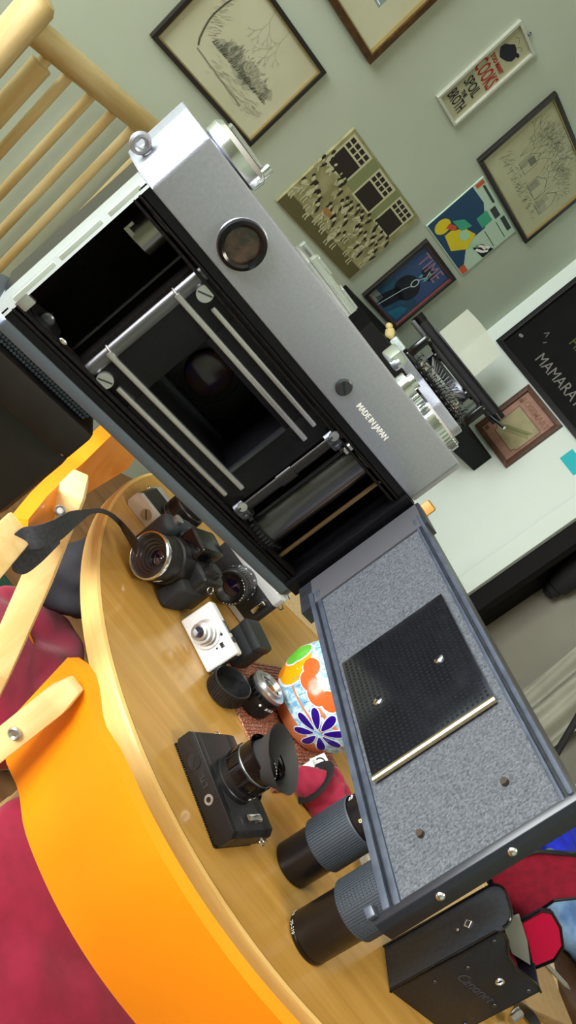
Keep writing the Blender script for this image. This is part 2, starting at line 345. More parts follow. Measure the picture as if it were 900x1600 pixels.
# back door
th = radians(82.4); hd = Vector((-cos(th), -sin(th), 0)); hn = Vector((-sin(th), cos(th), 0))
MD = basis(hd, hn, ZV, Vector((127.1, -.6, 0)))     # (along door, inner normal, height) in mm
b = B(U)
b.box(12, 136, -5, 0, 11.5, 56.4, M=MD)
b.prism([(19.5, .3), (2, -1.5), (0, -3.5), (2, -5.5), (19.5, -5)], 7, 57.4, M=MD)
dr = b.build('back_door', mat('door_black', (34, 36, 40), .35, col2=(44, 46, 50), scale=300), vc)
b = B(U); b.box(19.8, 135.8, -.2, .35, 15.4, 53.4, M=MD); b.build('door_lining', m_felt, dr)
b = B(U); b.prism([(19.2, 1.1), (20.4, 1.1), (20.4, 0), (3, -1.6), (3, -.9)], 12.5, 56.4, M=MD); b.build('hinge_ridge', mat('hinge_grey', (74, 74, 78), .3), dr)
def rimpath(z0, z1, n1, nm, m):
    b = B(U); b.box(14, 136, -.5, n1, z0, z1, bev=.45, M=MD); return b.build(nm, m, dr)
m_rim = mat('door_rim', (52, 58, 70), .33, col2=(66, 72, 84), scale=200)
rimpath(13.9, 15.5, 1.0, 'light_trap_rim', m_rim); rimpath(11.4, 13.2, 1.5, 'light_trap_rim', m_rim)
rimpath(53.3, 54.3, 1.0, 'light_trap_rim', m_rim); rimpath(55.2, 56.4, 1.5, 'light_trap_rim', m_rim)
# free end: dark end cap with latch glints
b = B(U); b.prism([(135.6, .9), (137.2, .3), (137.8, -1.5), (137.2, -5.6), (135, -5.8)], 8.5, 57.2, bev=.3, M=MD); ec = b.build('end_cap', mat('door_end_black', (26, 28, 34), .3), dr)
for z in (23, 40):
    b = B(U); b.sphere((0, 0, 0), (.9, 1.1, 1.1), M=MD@T(137.5, -1.7, z)); b.build('latch_stud', m_chrome, ec)
b = B(U); b.prism([(133, 0), (136, 0), (136.5, 2.2), (134.5, 3.0)], 8.0, 10.0, bev=.3, M=MD); b.build('latch_hook', m_rim, ec)
# pressure plate
m_pp = mat('pressure_plate', (66, 68, 76), .14, .9, col2=(72, 74, 82), scale=200)
b = B(U); b.box(58.2, 103.2, 1.3, 2.0, 17, 51.2, bev=.15, M=MD); pp = b.build('pressure_plate', m_pp, dr)
b = B(U)
for i in range(32):
    for j in range(24):
        s_ = 59.6+i*1.36; z_ = 18.2+j*1.39
        b.box(s_-.33, s_+.33, 1.95, 2.07, z_-.33, z_+.33, M=MD)
o = b.build('plate_dimples', mat('dimple_dark', (13, 14, 17), .4), pp, smooth=False); o['kind'] = 'stuff'
b = B(U); b.tube([(103.6, 1.6, 17), (103.6, 1.6, 51.2)], .9, 10, M=MD); b.build('rolled_edge', mat('brass_roll', (196, 176, 140), .25, .9), pp)
for s_, z_ in ((81.3, 43.2), (81.3, 24.2)):
    b = B(U); b.lathe([(1.35, 0), (1.3, .35), (.8, .6), (.01, .65)], 18, MD@T(s_, 2.0, z_)@RX(-90), cap=False); b.build('rivet', m_chrome, pp)
b = B(U); b.box(64, 98, .3, 1.4, 30, 38, M=MD); b.build('plate_spring', m_dsteel, pp)
for s_, z_ in ((124.5, 45), (124, 23.9)):
    b = B(U); b.cyl((0, 0, 0), (0, 0, 1.2), .85, seg=12, M=MD@T(s_, 0.2, z_)@RX(-90)); b.build('cassette_stud', mat('stud_brown', (54, 44, 36), .5), dr)

# tripod
tr = thing('tripod', 'black tripod whose head carries the open silver camera', 'tripod', VM)
b = B(U); b.box(-34, 37, 6, 36, -4.5, -.1, bev=.5); hp = b.build('camera_platform', m_blk, tr)
b = B(U)
for i in range(60):
    for j in range(3):
        x = -33+i*1.17+(j % 2)*.58; z = -4+j*1.35
        b.box(-.42, .42, -.35, .35, -.42, .42, M=T(x, 5.9, z+.3)@RY(45))
o = b.build('rubber_studs', m_rub, hp, smooth=False); o['kind'] = 'stuff'
m_head = mat('tripod_head_plastic', (22, 18, 16), .42, col2=(27, 23, 21), scale=200)
b = B(U); b.box(-34, 42, 2, 40, -17, -4.5, bev=2.2); b.build('quick_release_plate', m_head, tr)
b = B(U); b.box(-34, 44, 6, 40, -48, -16, bev=4, seg=3); b.box(-20, 30, 8, 38, -62, -46, bev=3); b.build('tripod_head', m_head, tr)
b = B(U); b.lathe([(5.5, 0), (5.5, 3), (4.5, 4)], 24, T(8, 3, -23)@RX(90)); b.build('clamp_screw', m_dsteel, tr)
b = B(U); b.sphere((39.5, 3.2, -15.5), (1.5, 1, 1)); b.build('release_catch', m_steel, tr)
inv = VM.inverted()
top = VM@Vector((.005, .023, -.055))
b = B(); b.cyl(top, (top.x, top.y, .55), .014); b.cyl((top.x, top.y, .86), (top.x, top.y, .93), .03); b.build('center_column', m_blk, tr).matrix_parent_inverse = inv
for a in (200, 260, 320):
    c, s_ = cos(radians(a)), sin(radians(a))
    b = B(); b.tube([(top.x+.03*c, top.y+.03*s_, .90), (top.x+.42*c, top.y+.42*s_, .012)], [.013, .010], 12); lg = b.build('leg', m_blk, tr); lg.matrix_parent_inverse = inv
    b = B(); b.sphere((top.x+.42*c, top.y+.42*s_, .014), .014); b.build('rubber_foot', m_rub, lg)

# ================================================================== DINING TABLE
K = 1.12
TCX, TCY, TR = .33*K, 1.2*K, .513*K
tb = thing('dining_table', 'round honey-coloured wooden dining table covered with old cameras', 'table', T(TCX, TCY, 0))
b = B(); b.lathe([(TR-.004, TABZ-.002), (TR-.004, TABZ-.030), (TR-.03, TABZ-.034)], 128, cap=True); b.build('tabletop', m_table, tb)
b = B(); b.lathe([(TR-.006, TABZ-.0005), (TR-.001, TABZ-.002), (TR+.002, TABZ-.008), (TR+.001, TABZ-.032), (TR-.006, TABZ-.036)], 128, cap=False); b.build('edge_band', m_tableedge, tb)
b = B(); b.lathe([(TR-.006, TABZ), (.01, TABZ), ], 128, cap=False); b.build('veneer', m_table, tb)
b = B(); b.lathe([(.05, .1), (.045, .4), (.06, TABZ-.034)], 32); b.build('pedestal', m_beech, tb)
for i in range(4):
    b = B(); b.box(0, .36, -.03, .03, .0, .09, bev=.01, M=RZ(20+i*90)); b.build('foot', m_beech, tb)

# ================================================================== CHAIRS
def chair(label, x, y, rz, group='orange chairs round the table', ztop=.842, half=.302, wrap=.112, hgt=.075, pt=.9, inner=False, lean=((0, -.012), (.0, -.004), (0, -.03))):
    c = thing('dining_chair', label, 'chair', loc(x, y, 0, rz), group)
    zc = ztop-hgt
    def pos(t): return Vector((half*t, -.25+wrap*abs(t)**2.3, 0))
    def fn(u, v):
        t = -1+2*u; p = pos(t); a = abs(t)
        hh = hgt-.008*math.exp(-((a-.80)/.07)**2)
        if a > .9: hh *= 1-.22*((a-.9)/.1)**2.2
        k = (v-.5)*2
        return (p.x*(1+.02*k), p.y-.018*k*(1-a*.3), zc+hh*k)
    b = B(); b.grid(fn, 56, 8, thick=.013); b.build('backrest', m_orange, c)
    for sx in (-1, 1):
        p = pos(pt*sx); ox, oy = sx*.012, (.016 if inner else -.024)
        top_ = zc+hgt*.92
        prof = [(top_, 0, .004), (top_-.022, 0, 0), (top_-.075, 0, -.004), (zc-.12,)+lean[0], (.47,)+lean[1], (.0,)+lean[2]]
        t = bmesh.new(); rings = []
        for i, (z, dx, dy) in enumerate(prof):
            w, d = (.009, .006) if i == 0 else (.0138, .0105)
            X, Y = p.x+ox+dx, p.y+oy+dy
            rings.append([t.verts.new(q) for q in ((X-w, Y-d, z), (X+w, Y-d, z), (X+w, Y+d, z), (X-w, Y+d, z))])
        for A, Bq in zip(rings, rings[1:]):
            for k in range(4): t.faces.new((A[k], A[(k+1) % 4], Bq[(k+1) % 4], Bq[k]))
        t.faces.new(rings[0]); t.faces.new(rings[-1][::-1])
        b = B(); b.add(t, None, .003); post = b.build('post', m_beech, c)
        sg = 1 if inner else -1
        b = B(); b.lathe([(.0065, 0), (.0065, .002), (.005, .003), (.003, .0015), (.001, .0015)], 18, T(p.x+ox, p.y+oy-.004+sg*.0118, top_-.07)@RX(-sg*90)); b.build('bolt', m_steel, post)
        b = B(); b.box(sx*.19-.016, sx*.19+.016, .09, .13, 0, .44, bev=.004); b.build('leg', m_beech, c)
        b = B(); b.box(sx*.202-.011, sx*.202+.011, -.18, .12, .38, .435, bev=.004); b.build('side_rail', m_beech, c)
    for y0 in (.1, -.2):
        b = B(); b.box(-.19, .19, y0, y0+.025, .38, .435, bev=.004); b.build('cross_rail', m_beech, c)
    b = B(); b.box(-.212, .212, -.19, .13, .435, .447, bev=.004); b.build('seat', m_beech, c)
    return c
chair('orange-backed wooden chair nearest the viewer, tucked under the table', .283, .862, 1)
# the second chair: band path and raked posts, in world metres relative to its own base
c2o = Vector((-.06, 1.05, 0))
ch2 = thing('dining_chair', 'orange-backed wooden chair at the far left of the table, a strap hanging over it', 'chair', T(*c2o), 'orange chairs round the table')
bp_ = [(-.150, .722), (-.166, .775), (-.180, .835), (-.190, .885), (-.199, .92), (-.214, .985), (-.228, 1.06), (-.238, 1.14), (-.246, 1.22), (-.25, 1.29)]
tz_ = [.876, .879, .880, .882, .900, .902, .900, .896, .89, .885]; bh_ = [.030, .034, .042, .060, .150, .165, .17, .17, .16, .14]
def sm(L, u):
    f = u*(len(L)-1); i = min(int(f), len(L)-2); k = f-i; a = L[i]; c = L[i+1]
    return a+(c-a)*k if not hasattr(a, '__len__') else tuple(p+(q-p)*k for p, q in zip(a, c))
def fn2(u, v):
    x, y = sm(bp_, u); z = sm(tz_, u)-sm(bh_, u)*(1-v); return (x-c2o.x+.03*(1-v), y-c2o.y, z)
b = B(); b.grid(fn2, 45, 6, thick=.018); b.build('backrest', m_orange, ch2)
def plank(pts, w, d, wd):
    t = bmesh.new(); rings = []; wd = Vector(wd).normalized(); n = len(pts)
    for i, p in enumerate(pts):
        p = Vector(p)-c2o; tg = (Vector(pts[min(i+1, n-1)])-Vector(pts[max(i-1, 0)])).normalized(); a = (wd-tg*wd.dot(tg)).normalized(); c = tg.cross(a).normalized()
        k = .55 if i == 0 else 1
        rings.append([t.verts.new(p+a*w*k*sa_+c*d*sb_) for sa_, sb_ in ((-1, -1), (1, -1), (1, 1), (-1, 1))])
    for A, C in zip(rings, rings[1:]):
        for k in range(4): t.faces.new((A[k], A[(k+1) % 4], C[(k+1) % 4], C[k]))
    t.faces.new(rings[0]); t.faces.new(rings[-1][::-1])
    b = B(); b.add(t, None, .003); return b.build('post', m_beech, ch2)
p1_ = tab(127, 744, .893); p2_ = tab(110, 770, .880); p3_ = tab(58, 905, .775); p4_ = tab(-4, 1045, .665)
po = plank([p1_, p2_, p3_, p4_, (p4_.x+.10, p4_.y+.05, .36), (p4_.x+.12, p4_.y+.06, 0)], .0165, .009, (.75, .2, .5))
q_ = tab(93, 797, .868)-c2o; b = B(); b.lathe([(.006, 0), (.006, .002), (.0045, .003), (.003, .0015), (.001, .0015)], 18, T(*(q_+Vector((.002, -.008, .004))))@RX(50)); b.build('bolt', m_steel, po)
plank([(-.268, 1.26, .87), (-.266, 1.26, .8), (-.25, 1.26, .45), (-.25, 1.265, .2), (-.25, 1.27, 0)], .0165, .011, (0, 1, 0))
ax = (Vector((-.150, .722, 0))-Vector((-.180, .835, 0))).normalized(); a0_ = Vector((-.150, .722, .858))
t = basis(ax, ZV.cross(ax), ZV, a0_-c2o)
b = B(); b.box(-.004, .34, -.017, .017, -.010, .010, bev=.003, M=t); b.build('arm', m_beech, ch2)
b = B(); b.box(.315, .345, -.016, .016, -.874+.008, -.010, bev=.003, M=t); b.build('leg', m_beech, ch2)
for (x_, y_) in ((.0, .90), (.0, 1.21)):
    b = B(); b.box(x_-c2o.x-.017, x_-c2o.x+.017, y_-c2o.y-.017, y_-c2o.y+.017, 0, .44, bev=.004); b.build('leg', m_beech, ch2)
b = B(); b.box(-.17-c2o.x, .02-c2o.x, .885-c2o.y, 1.23-c2o.y, .435, .447, bev=.004); b.build('seat', m_beech, ch2)
sA, sB = tab(30, 985, .53), tab(66, 1072, .53); ds = (sB-sA).normalized()
t = basis(ds, ZV.cross(ds), ZV, sA-c2o)
b = B(); b.box(0, (sB-sA).length*.38, -.006, .006, -.05, .012, bev=.002, M=t); b.box((sB-sA).length*.38, (sB-sA).length*1.3, -.006, .006, -.06, .0, bev=.002, M=t); b.build('seat_trim', m_orange, ch2)
def cushion(label, x, y, rz, seed, sx=.235, sy=.215, sz=.038):
    b = B(); b.sphere((0, 0, sz*.92), (sx, sy, sz), u=64, v=32, sup=.55, nz=.020, ns=8.5, seed=seed)
    o = b.build('seat_cushion', m_red, ang=80); o.matrix_world = loc(x, y, .447, rz)
    return tag(o, label, 'cushion', 'crimson seat cushions')
cushion('crimson seat cushion on the nearest orange chair', .283, .832, 1, 3.1, .22, .17)
cushion('crimson seat cushion on the far left chair beneath the table edge', -.075, 1.065, -76.4, 8.7, .165, .105, .05)

# ================================================================== PINE BENCH BACK
rd = Vector((sin(radians(14.6)), cos(radians(14.6)), 0))
r0 = Vector((0, 0, CAMZ))+ray(62, 45)*(1.72/ray(62, 45).y); 
pbM = basis(rd, ZV.cross(rd), ZV, Vector((r0.x, r0.y, 0)))
pb = thing('pine_bench', 'pale knotty pine log bench back with upright spindles, top left', 'bench', pbM)
zr = r0.z-.01
def log(bb, p0, p1, r, tenon=0, seed=0):
    p0 = Vector(p0); p1 = Vector(p1); n = 14; pts = []; rr = []
    for i in range(n+1):
        f = i/n; q = p0.lerp(p1, f); k = noise.noise(Vector((f*4+seed, seed*1.7, 0)))
        pts.append(q+Vector((k*.1*r, k*.08*r, 0))); rr.append(r*(1+.06*k))
    if tenon:
        d = (p1-p0).normalized(); pts += [p1+d*.003, p1+d*tenon]; rr += [r*.55, r*.5]
    else:
        d = (p1-p0).normalized(); pts += [p1+d*.012, p1+d*.018]; rr += [r*.8, r*.4]
    bb.tube(pts, rr, 14)
b = B(); log(b, (-.02, 0, zr), (1.15, 0, zr), .030, seed=1); b.build('top_rail', m_pine_r, pb)
b = B(); log(b, (-.05, -.01, 0), (-.05, -.01, zr+.05), .036, seed=2); b.build('post', m_pine, pb)
b = B(); log(b, (1.15, 0, 0), (1.15, 0, zr+.055), .042, seed=4); b.build('post', m_pine, pb)
b = B(); log(b, (.062, 0, .38), (.062, 0, zr-.045), .025, tenon=.04, seed=3); b.build('thick_spindle', m_pine, pb)
for i in range(11):
    x = .137+i*.087
    b = B(); log(b, (x, 0, .38), (x, 0, zr-.02), .0125, seed=5+i); b.build('spindle', m_pine, pb)
b = B(); log(b, (-.03, 0, .40), (1.15, 0, .40), .032, seed=30); b.build('lower_rail', m_pine_r, pb)

# ================================================================== PICTURES
def pic_left(s0, s1, z0, z1, off=0.0):   # local x right, y up, z out of the wall; origin lower left
    return basis(DV, ZV, NV, room(s0, off, CAMZ+z0)), s1-s0, z1-z0
def pic_right(s0, s1, z0, z1, off=0.0):
    return basis(NV, ZV, -DV, room(-off, s0, CAMZ+z0)), s1-s0, z1-z0
def framed(name, label, cat, spec, fw, depth, fm, paper, backz=.004, lip=None, group=None):
    Mw, w, h = spec; o = thing(name, label, cat, Mw, group)
    b = B(); b.box(.001, w-.001, .001, h-.001, .001, backz); b.build('print', paper, o, smooth=False)
    if fw:
        b = B()
        for P in ([(0, 0), (w, 0), (w-fw, fw), (fw, fw)], [(w, 0), (w, h), (w-fw, h-fw), (w-fw, fw)], [(w, h), (0, h), (fw, h-fw), (w-fw, h-fw)], [(0, h), (0, 0), (fw, fw), (fw, h-fw)]):
            b.prism(P, .0, depth, bev=.0015)
        b.build('frame', fm, o)
        if lip:
            b = B(); q = fw; l = .0035
            for P in ([(q, q), (w-q, q), (w-q-l, q+l), (q+l, q+l)], [(w-q, q), (w-q, h-q), (w-q-l, h-q-l), (w-q-l, q+l)], [(w-q, h-q), (q, h-q), (q+l, h-q-l), (w-q-l, h-q-l)], [(q, h-q), (q, q), (q+l, q+l), (q+l, h-q-l)]):
                b.prism(P, 0, depth*.8)
            b.build('frame_lip', lip, o, smooth=False)
    return o, w, h
def strokes(o, lines, wd_, m, z=.0046, name='drawing'):
    t = bmesh.new()
    for ln in lines:
        for (x0, y0), (x1, y1) in zip(ln, ln[1:]):
            d = Vector((x1-x0, y1-y0)); L = d.length
            if L < 1e-6: continue
            n = Vector((-d.y, d.x))/L*wd_/2
            t.faces.new([t.verts.new((x0+n.x, y0+n.y, z)), t.verts.new((x0-n.x, y0-n.y, z)), t.verts.new((x1-n.x, y1-n.y, z)), t.verts.new((x1+n.x, y1+n.y, z))])
    b = B(); b.add(t); r_ = b.build(name, m, o, smooth=False, recalc=False); r_['kind'] = 'stuff'; return r_
def patches(o, polys, m, z=.0044, name='printed_area'):
    t = bmesh.new()
    for P in polys:
        try: t.faces.new([t.verts.new((x, y, z)) for x, y in P])
        except Exception: pass
    b = B(); b.add(t); r_ = b.build(name, m, o, smooth=False, recalc=False); r_['kind'] = 'stuff'; return r_
def rect(x0, y0, x1, y1): return [(x0, y0), (x1, y0), (x1, y1), (x0, y1)]
def ell(x, y, a, c, n=16, rot=0):
    r = []
    for i in range(n):
        t_ = 2*pi*i/n; p = a*cos(t_); q = c*sin(t_); r.append((x+p*cos(rot)-q*sin(rot), y+p*sin(rot)+q*cos(rot)))
    return r
def blob(x, y, a, c, rot=0, rng=random, n=12):
    return [(x+(px-x)*f, y+(py-y)*f) for (px, py), f in ((p, rng.uniform(.8, 1.15)) for p in ell(x, y, a, c, n, rot))]
m_fblack = mat('frame_black', (30, 27, 24), .4)
m_gold = mat('frame_gold', (150, 132, 84), .35, .5)
m_paper = mat('cream_paper', (186, 190, 164), .8, col2=(180, 182, 152), scale=6)
m_paper2 = mat('cream_paper_old', (176, 182, 150), .8, col2=(166, 168, 134), scale=5)
m_ink = mat('pencil_grey', (112, 116, 100), .9); m_inkd = mat('pencil_dark', (70, 74, 64), .9); m_inkl = mat('pencil_light', (158, 160, 138), .9)

# cottage drawing
o, w, h = framed('framed_drawing', 'black-framed pencil drawing of cottages under an arching tree, left on the wall', 'picture', pic_left(-1.846, -1.43, -.145, .134), .012, .016, m_fblack, m_paper, lip=m_gold)
rg = random.Random(3); L1, L2, L3 = [], [], []
arch = [(.25, .25), (.225, .30), (.205, .38), (.19, .46), (.187, .53), (.195, .64), (.21, .74), (.228, .84), (.25, .93)]
for i in range(4): L2.append([(w*(x+i*.003), h*(y+i*.002)) for x, y in arch])
for i in range(3): L1.append([(w*(.26+.06*k), h*(.225-.006*k+.006*i+.004*sin(k*3))) for k in range(9)])
for i in range(260):
    x = rg.uniform(.36, .85); y = rg.uniform(.36, .40+.16*sin(max(0, min(1, (x-.3)/.6))*pi)*rg.uniform(.6, 1))
    L1.append([(w*x, h*y), (w*(x+rg.uniform(-.012, .012)), h*(y+rg.uniform(.01, .05)))])
for i in range(120):
    x = rg.uniform(.3, .85); L2.append([(w*x, h*.36), (w*(x+.012), h*(.37+rg.uniform(0, .05)))])
for i in range(190):
    x = rg.uniform(.38, .88); y = rg.gauss(.24, .04); L3.append([(w*x, h*y), (w*(x+.03), h*(y+.006))])
for i in range(150):
    a = rg.uniform(.1, 1); x = .34-.14*sin(a*pi*.62)+rg.gauss(-.02, .03); y = .30+a*.6+rg.gauss(0, .02); L3.append([(w*x, h*y), (w*(x+.02), h*(y+.02))])
def branch(L, x, y, a, ln, d, rg):
    if d == 0: return
    x2 = x+ln*cos(a); y2 = y+ln*sin(a); L.append([(x, y), (x2, y2)])
    for k in (-1, 1): branch(L, x2, y2, a+k*rg.uniform(.2, .6), ln*rg.uniform(.6, .85), d-1, rg)
branch(L3, w*.45, h*.97, -1.2, .035, 5, rg); branch(L3, w*.62, h*.97, -1.5, .04, 5, rg)
patches(o, [blob(w*(.37+.05*i), h*(.41+.035*sin(i*.9)), w*.05, h*(.06+.03*sin(i*.4)), 0, rg) for i in range(10)], mat('pencil_wash', (156, 160, 138), .9))
patches(o, [blob(w*.62, h*.47, w*.07, h*.07), blob(w*.74, h*.42, w*.07, h*.05)], m_inkl, z=.00445)
strokes(o, L1, .0010, m_ink); strokes(o, L2, .0010, m_inkd, .0047); strokes(o, L3, .0010, m_inkl, .0045)
# bare tree drawing
o, w, h = framed('framed_drawing', 'black-framed pencil drawing of houses and bare trees, right of the wall', 'picture', pic_left(-.788, -.298, .355, .655), .014, .016, m_fblack, m_paper2, lip=m_gold)
L1, L2, L3 = [], [], []
for (x, y, q) in ((.35, .34, 6), (.55, .36, 6), (.7, .33, 6), (.25, .4, 5)):
    for a in (1.2, 1.5, 1.8): branch(L3 if q == 6 else L1, w*x, h*y, a+.1, h*.17, q, rg)
for (x, y, ww, hh) in ((.3, .36, .12, .16), (.52, .33, .18, .14), (.73, .30, .13, .18)):
    q = [(x, y), (x+ww, y), (x+ww, y+hh), (x+ww/2, y+hh*1.6), (x, y+hh), (x, y)]; L2.append([(w*a, h*c) for a, c in q])
    for k in range(14): yy = y+hh*k/14; L1.append([(w*(x+.01), h*yy), (w*(x+ww*.5), h*(yy+.01))])
for i in range(170): x = rg.uniform(.12, .86); y = rg.uniform(.20, .33); L1.append([(w*x, h*y), (w*(x+.014), h*(y+rg.uniform(.0, .04)))])
for k in range(9): L2.append([(w*(.14+.08*k), h*.2), (w*(.15+.08*k), h*.27)])
patches(o, [rect(w*.53, h*.34, w*.6, h*.45), rect(w*.74, h*.32, w*.85, h*.42)], m_inkl)
patches(o, [rect(w*.33, h*.46, w*.4, h*.54)], m_ink)
strokes(o, L1, .001, m_ink); strokes(o, L2, .0012, m_inkd, .0047); strokes(o, L3, .0008, m_ink, .0045)
# gilt framed print at the top
m_umber = mat('frame_umber', (58, 36, 16), .35, .2, col2=(80, 54, 24), scale=60)
o, w, h = framed('framed_print', 'brown and gilt framed print with a wide cream mat at the very top', 'picture', pic_left(-1.80, -1.355, .236, .60), .018, .022, m_umber, m_paper, lip=m_gold)
patches(o, [rect(w*.24, h*.26, w*.78, h*.8)], mat('print_bluegrey', (128, 150, 152), .8)); 
strokes(o, [[(w*.26, h*(.28+.05*i)), (w*.77, h*(.28+.05*i))] for i in range(9)]+[[(w*(.3+.06*i), h*.27), (w*(.3+.06*i), h*.79)] for i in range(8)], .0028, m_white)
patches(o, [rect(w*(.31+.12*i), h*(.3+.1*j), w*(.35+.12*i), h*(.37+.1*j)) for i in range(4) for j in range(4)], mat('print_dark', (44, 70, 80), .8), z=.0045)
# crowd photograph
m_sep = mat('sepia_print', (120, 118, 76), .7, col2=(150, 148, 108), scale=22, detail=6)
o, w, h = framed('mounted_photograph', 'unframed sepia photograph of a crowd of children before windows', 'picture', pic_left(-1.226, -.768, -.194, .109), 0, 0, None, m_sep, backz=.012)
zz = .0124
m_sw = mat('sepia_white', (182, 184, 150), .7); m_sd = mat('sepia_dark', (34, 28, 22), .7); m_sm = mat('sepia_mid', (84, 80, 48), .7); m_sg = mat('sepia_green', (118, 128, 84), .7)
patches(o, [rect(0.002, 0.002, w-.002, h*.16)], m_sm, z=zz)
patches(o, [rect(w*.16, h*.62, w*.95, h*.98)], m_sg, z=zz+.0001)
Wn = [(.04, .27), (.40, .62), (.72, .93)]
patches(o, [rect(w*a-.006, h*.6, w*c+.006, h*.97) for a, c in Wn], m_sw, z=zz+.0002)
patches(o, [rect(w*a+.002, h*.62, w*c-.002, h*.82) for a, c in Wn]+[rect(w*(a+(c-a)*(k+.08)/4), h*(.84+.06*j), w*(a+(c-a)*(k+.85)/4), h*(.885+.06*j)) for a, c in Wn for k in range(4) for j in range(2)], m_sd, z=zz+.0003)
rg = random.Random(11); A_, D_, E_ = [], [], []
M_ = []
for row, (yy, sc) in enumerate(((.57, .7), (.48, .9), (.38, 1.0), (.29, 1.15))):
    nn = 13-row
    for i in range(nn):
        if rg.random() < .1: continue
        x = (i+.5+rg.uniform(-.4, .4))/nn; y = yy+rg.uniform(-.05, .05)+(.08 if x < .3 and row < 2 else 0); k_ = sc*rg.uniform(.7, 1.25)
        A_.append(blob(w*x, h*y, w*.013*k_, h*.026*k_, rg.uniform(-.4, .4), rg, 7)); (A_ if rg.random() < .6 else M_).append(blob(w*(x-.004), h*(y-.085*k_), w*.024*k_, h*.062*k_, rg.uniform(-.5, .5), rg, 7))
        D_.append(blob(w*(x+.026), h*(y-.03), w*.011, h*.05, rg.uniform(-.5, .5), rg, 6)); D_.append(blob(w*(x-.02), h*(y+.02), w*.014, h*.028, 0, rg, 6))
        E_.append([(w*(x+.01), h*(y-.07)), (w*(x+.03*rg.choice((-1, 1))), h*(y-.11))])
        if row >= 2:
            for q in (-.012, .012): E_.append([(w*(x+q), h*(y-.13)), (w*(x+q*1.2), h*(y-.19)), (w*(x+q*1.2+.01), h*(y-.195))])
patches(o, M_, mat('sepia_pale', (150, 150, 112), .7), z=zz+.00045)
patches(o, D_, m_sd, z=zz+.0004); patches(o, A_, m_sw, z=zz+.0005); strokes(o, E_, .0045, m_sw, zz+.0005)
patches(o, [blob(w*.36, h*.3, w*.05, h*.04, 0, rg)], mat('sepia_brown', (150, 116, 64), .7), z=zz+.0006)
# proverb sign
o, w, h = framed('proverb_sign', 'narrow silver-framed sign reading too many cooks spoil the broth', 'sign', pic_left(-1.100, -.968, .344, .641), .009, .014, mat('frame_silver', (196, 200, 186), .35, .5), mat('mirror_beige', (170, 172, 140), .3, .2))
m_sred = mat('sign_red', (150, 22, 20), .6); m_sblk = mat('sign_black', (22, 24, 28), .6)
def signtext(t_, y, hgt, m, sx): text(t_, hgt*1.38, m, o, T(w*.5, h*y, .0048), ext=.0002, sx=sx, bold=.0006)
signtext('TOO MANY', .640, .014, m_sred, .78); signtext('COOKS', .505, .048, m_sred, .46); signtext('SPOIL', .335, .034, m_sblk, .60); signtext('THE', .24, .013, m_sblk, .8); signtext('BROTH', .145, .036, m_sblk, .50)
patches(o, [blob(w*.50, h*.78, w*.30, h*.085, .3), blob(w*.72, h*.845, w*.08, h*.02, .3)], mat('pot_blot', (12, 12, 30), .6), z=.0046)
strokes(o, [[(w*.55, h*.87), (w*.6, h*.90), (w*.66, h*.91), (w*.72, h*.89)], [(w*.3, h*.9), (w*.4, h*.93), (w*.5, h*.9)]], .0014, m_ink)
b = B(); b.torus((w*.5, h+.008, .005), .005, .0013, axis=(0, 0, 1), seg=16, rs=6); b.build('hanging_ring', m_dsteel, o)
# masthead poster
o, w, h = framed('framed_poster', 'black-framed blue poster lettered TIME above the shelf', 'picture', pic_left(-.660, -.398, -.198, .088), .013, .016, m_fblack, mat('poster_blue', (40, 84, 112), .5, col2=(32, 66, 96), scale=16), lip=mat('frame_lip_red', (120, 60, 56), .4, .3))
patches(o, [rect(w*.12, h*.44, w*.9, h*.92)], mat('poster_blue2', (52, 78, 124), .5), z=.0042)
patches(o, [ell(w*.5, h*.46, w*.25, h*.17, 24), [(w*.22, h*.10), (w*.50, h*.08), (w*.62, h*.36), (w*.36, h*.40)]], mat('poster_navy', (18, 24, 38), .5), z=.0043)
patches(o, [ell(w*.57, h*.76, w*.17, h*.07, 16)], mat('poster_dark', (30, 34, 44), .5), z=.0043)
patches(o, [rect(w*.10, h*.06, w*.32, h*.17)], mat('poster_grey', (130, 140, 138), .5), z=.0043)
patches(o, [[(w*.62, h*.08), (w*.88, h*.10), (w*.85, h*.3), (w*.7, h*.25)]], mat('poster_teal', (34, 110, 140), .5), z=.0043)
m_pwhite = mat('poster_white', (190, 212, 214), .5)
strokes(o, [[(w*.36, h*.06), (w*.47, h*.42), (w*.53, h*.52)], [(w*.53, h*.62), (w*.6, h*.72), (w*.55, h*.8)]], .0036, m_pwhite); strokes(o, [ell(w*.53, h*.57, .015, .016)+[ell(w*.53, h*.57, .015, .016)[0]]], .005, m_pwhite)
patches(o, [blob(w*.62, h*.70, .006, .012), blob(w*.50, h*.68, .006, .009), blob(w*.60, h*.78, .007, .006)], mat('poster_cyan', (90, 170, 176), .5), z=.0047)
text('TIME', .072, mat('poster_pink', (150, 120, 140), .5), o, T(w*.5, h*.82, .0049), ext=.0001, sx=1.0)
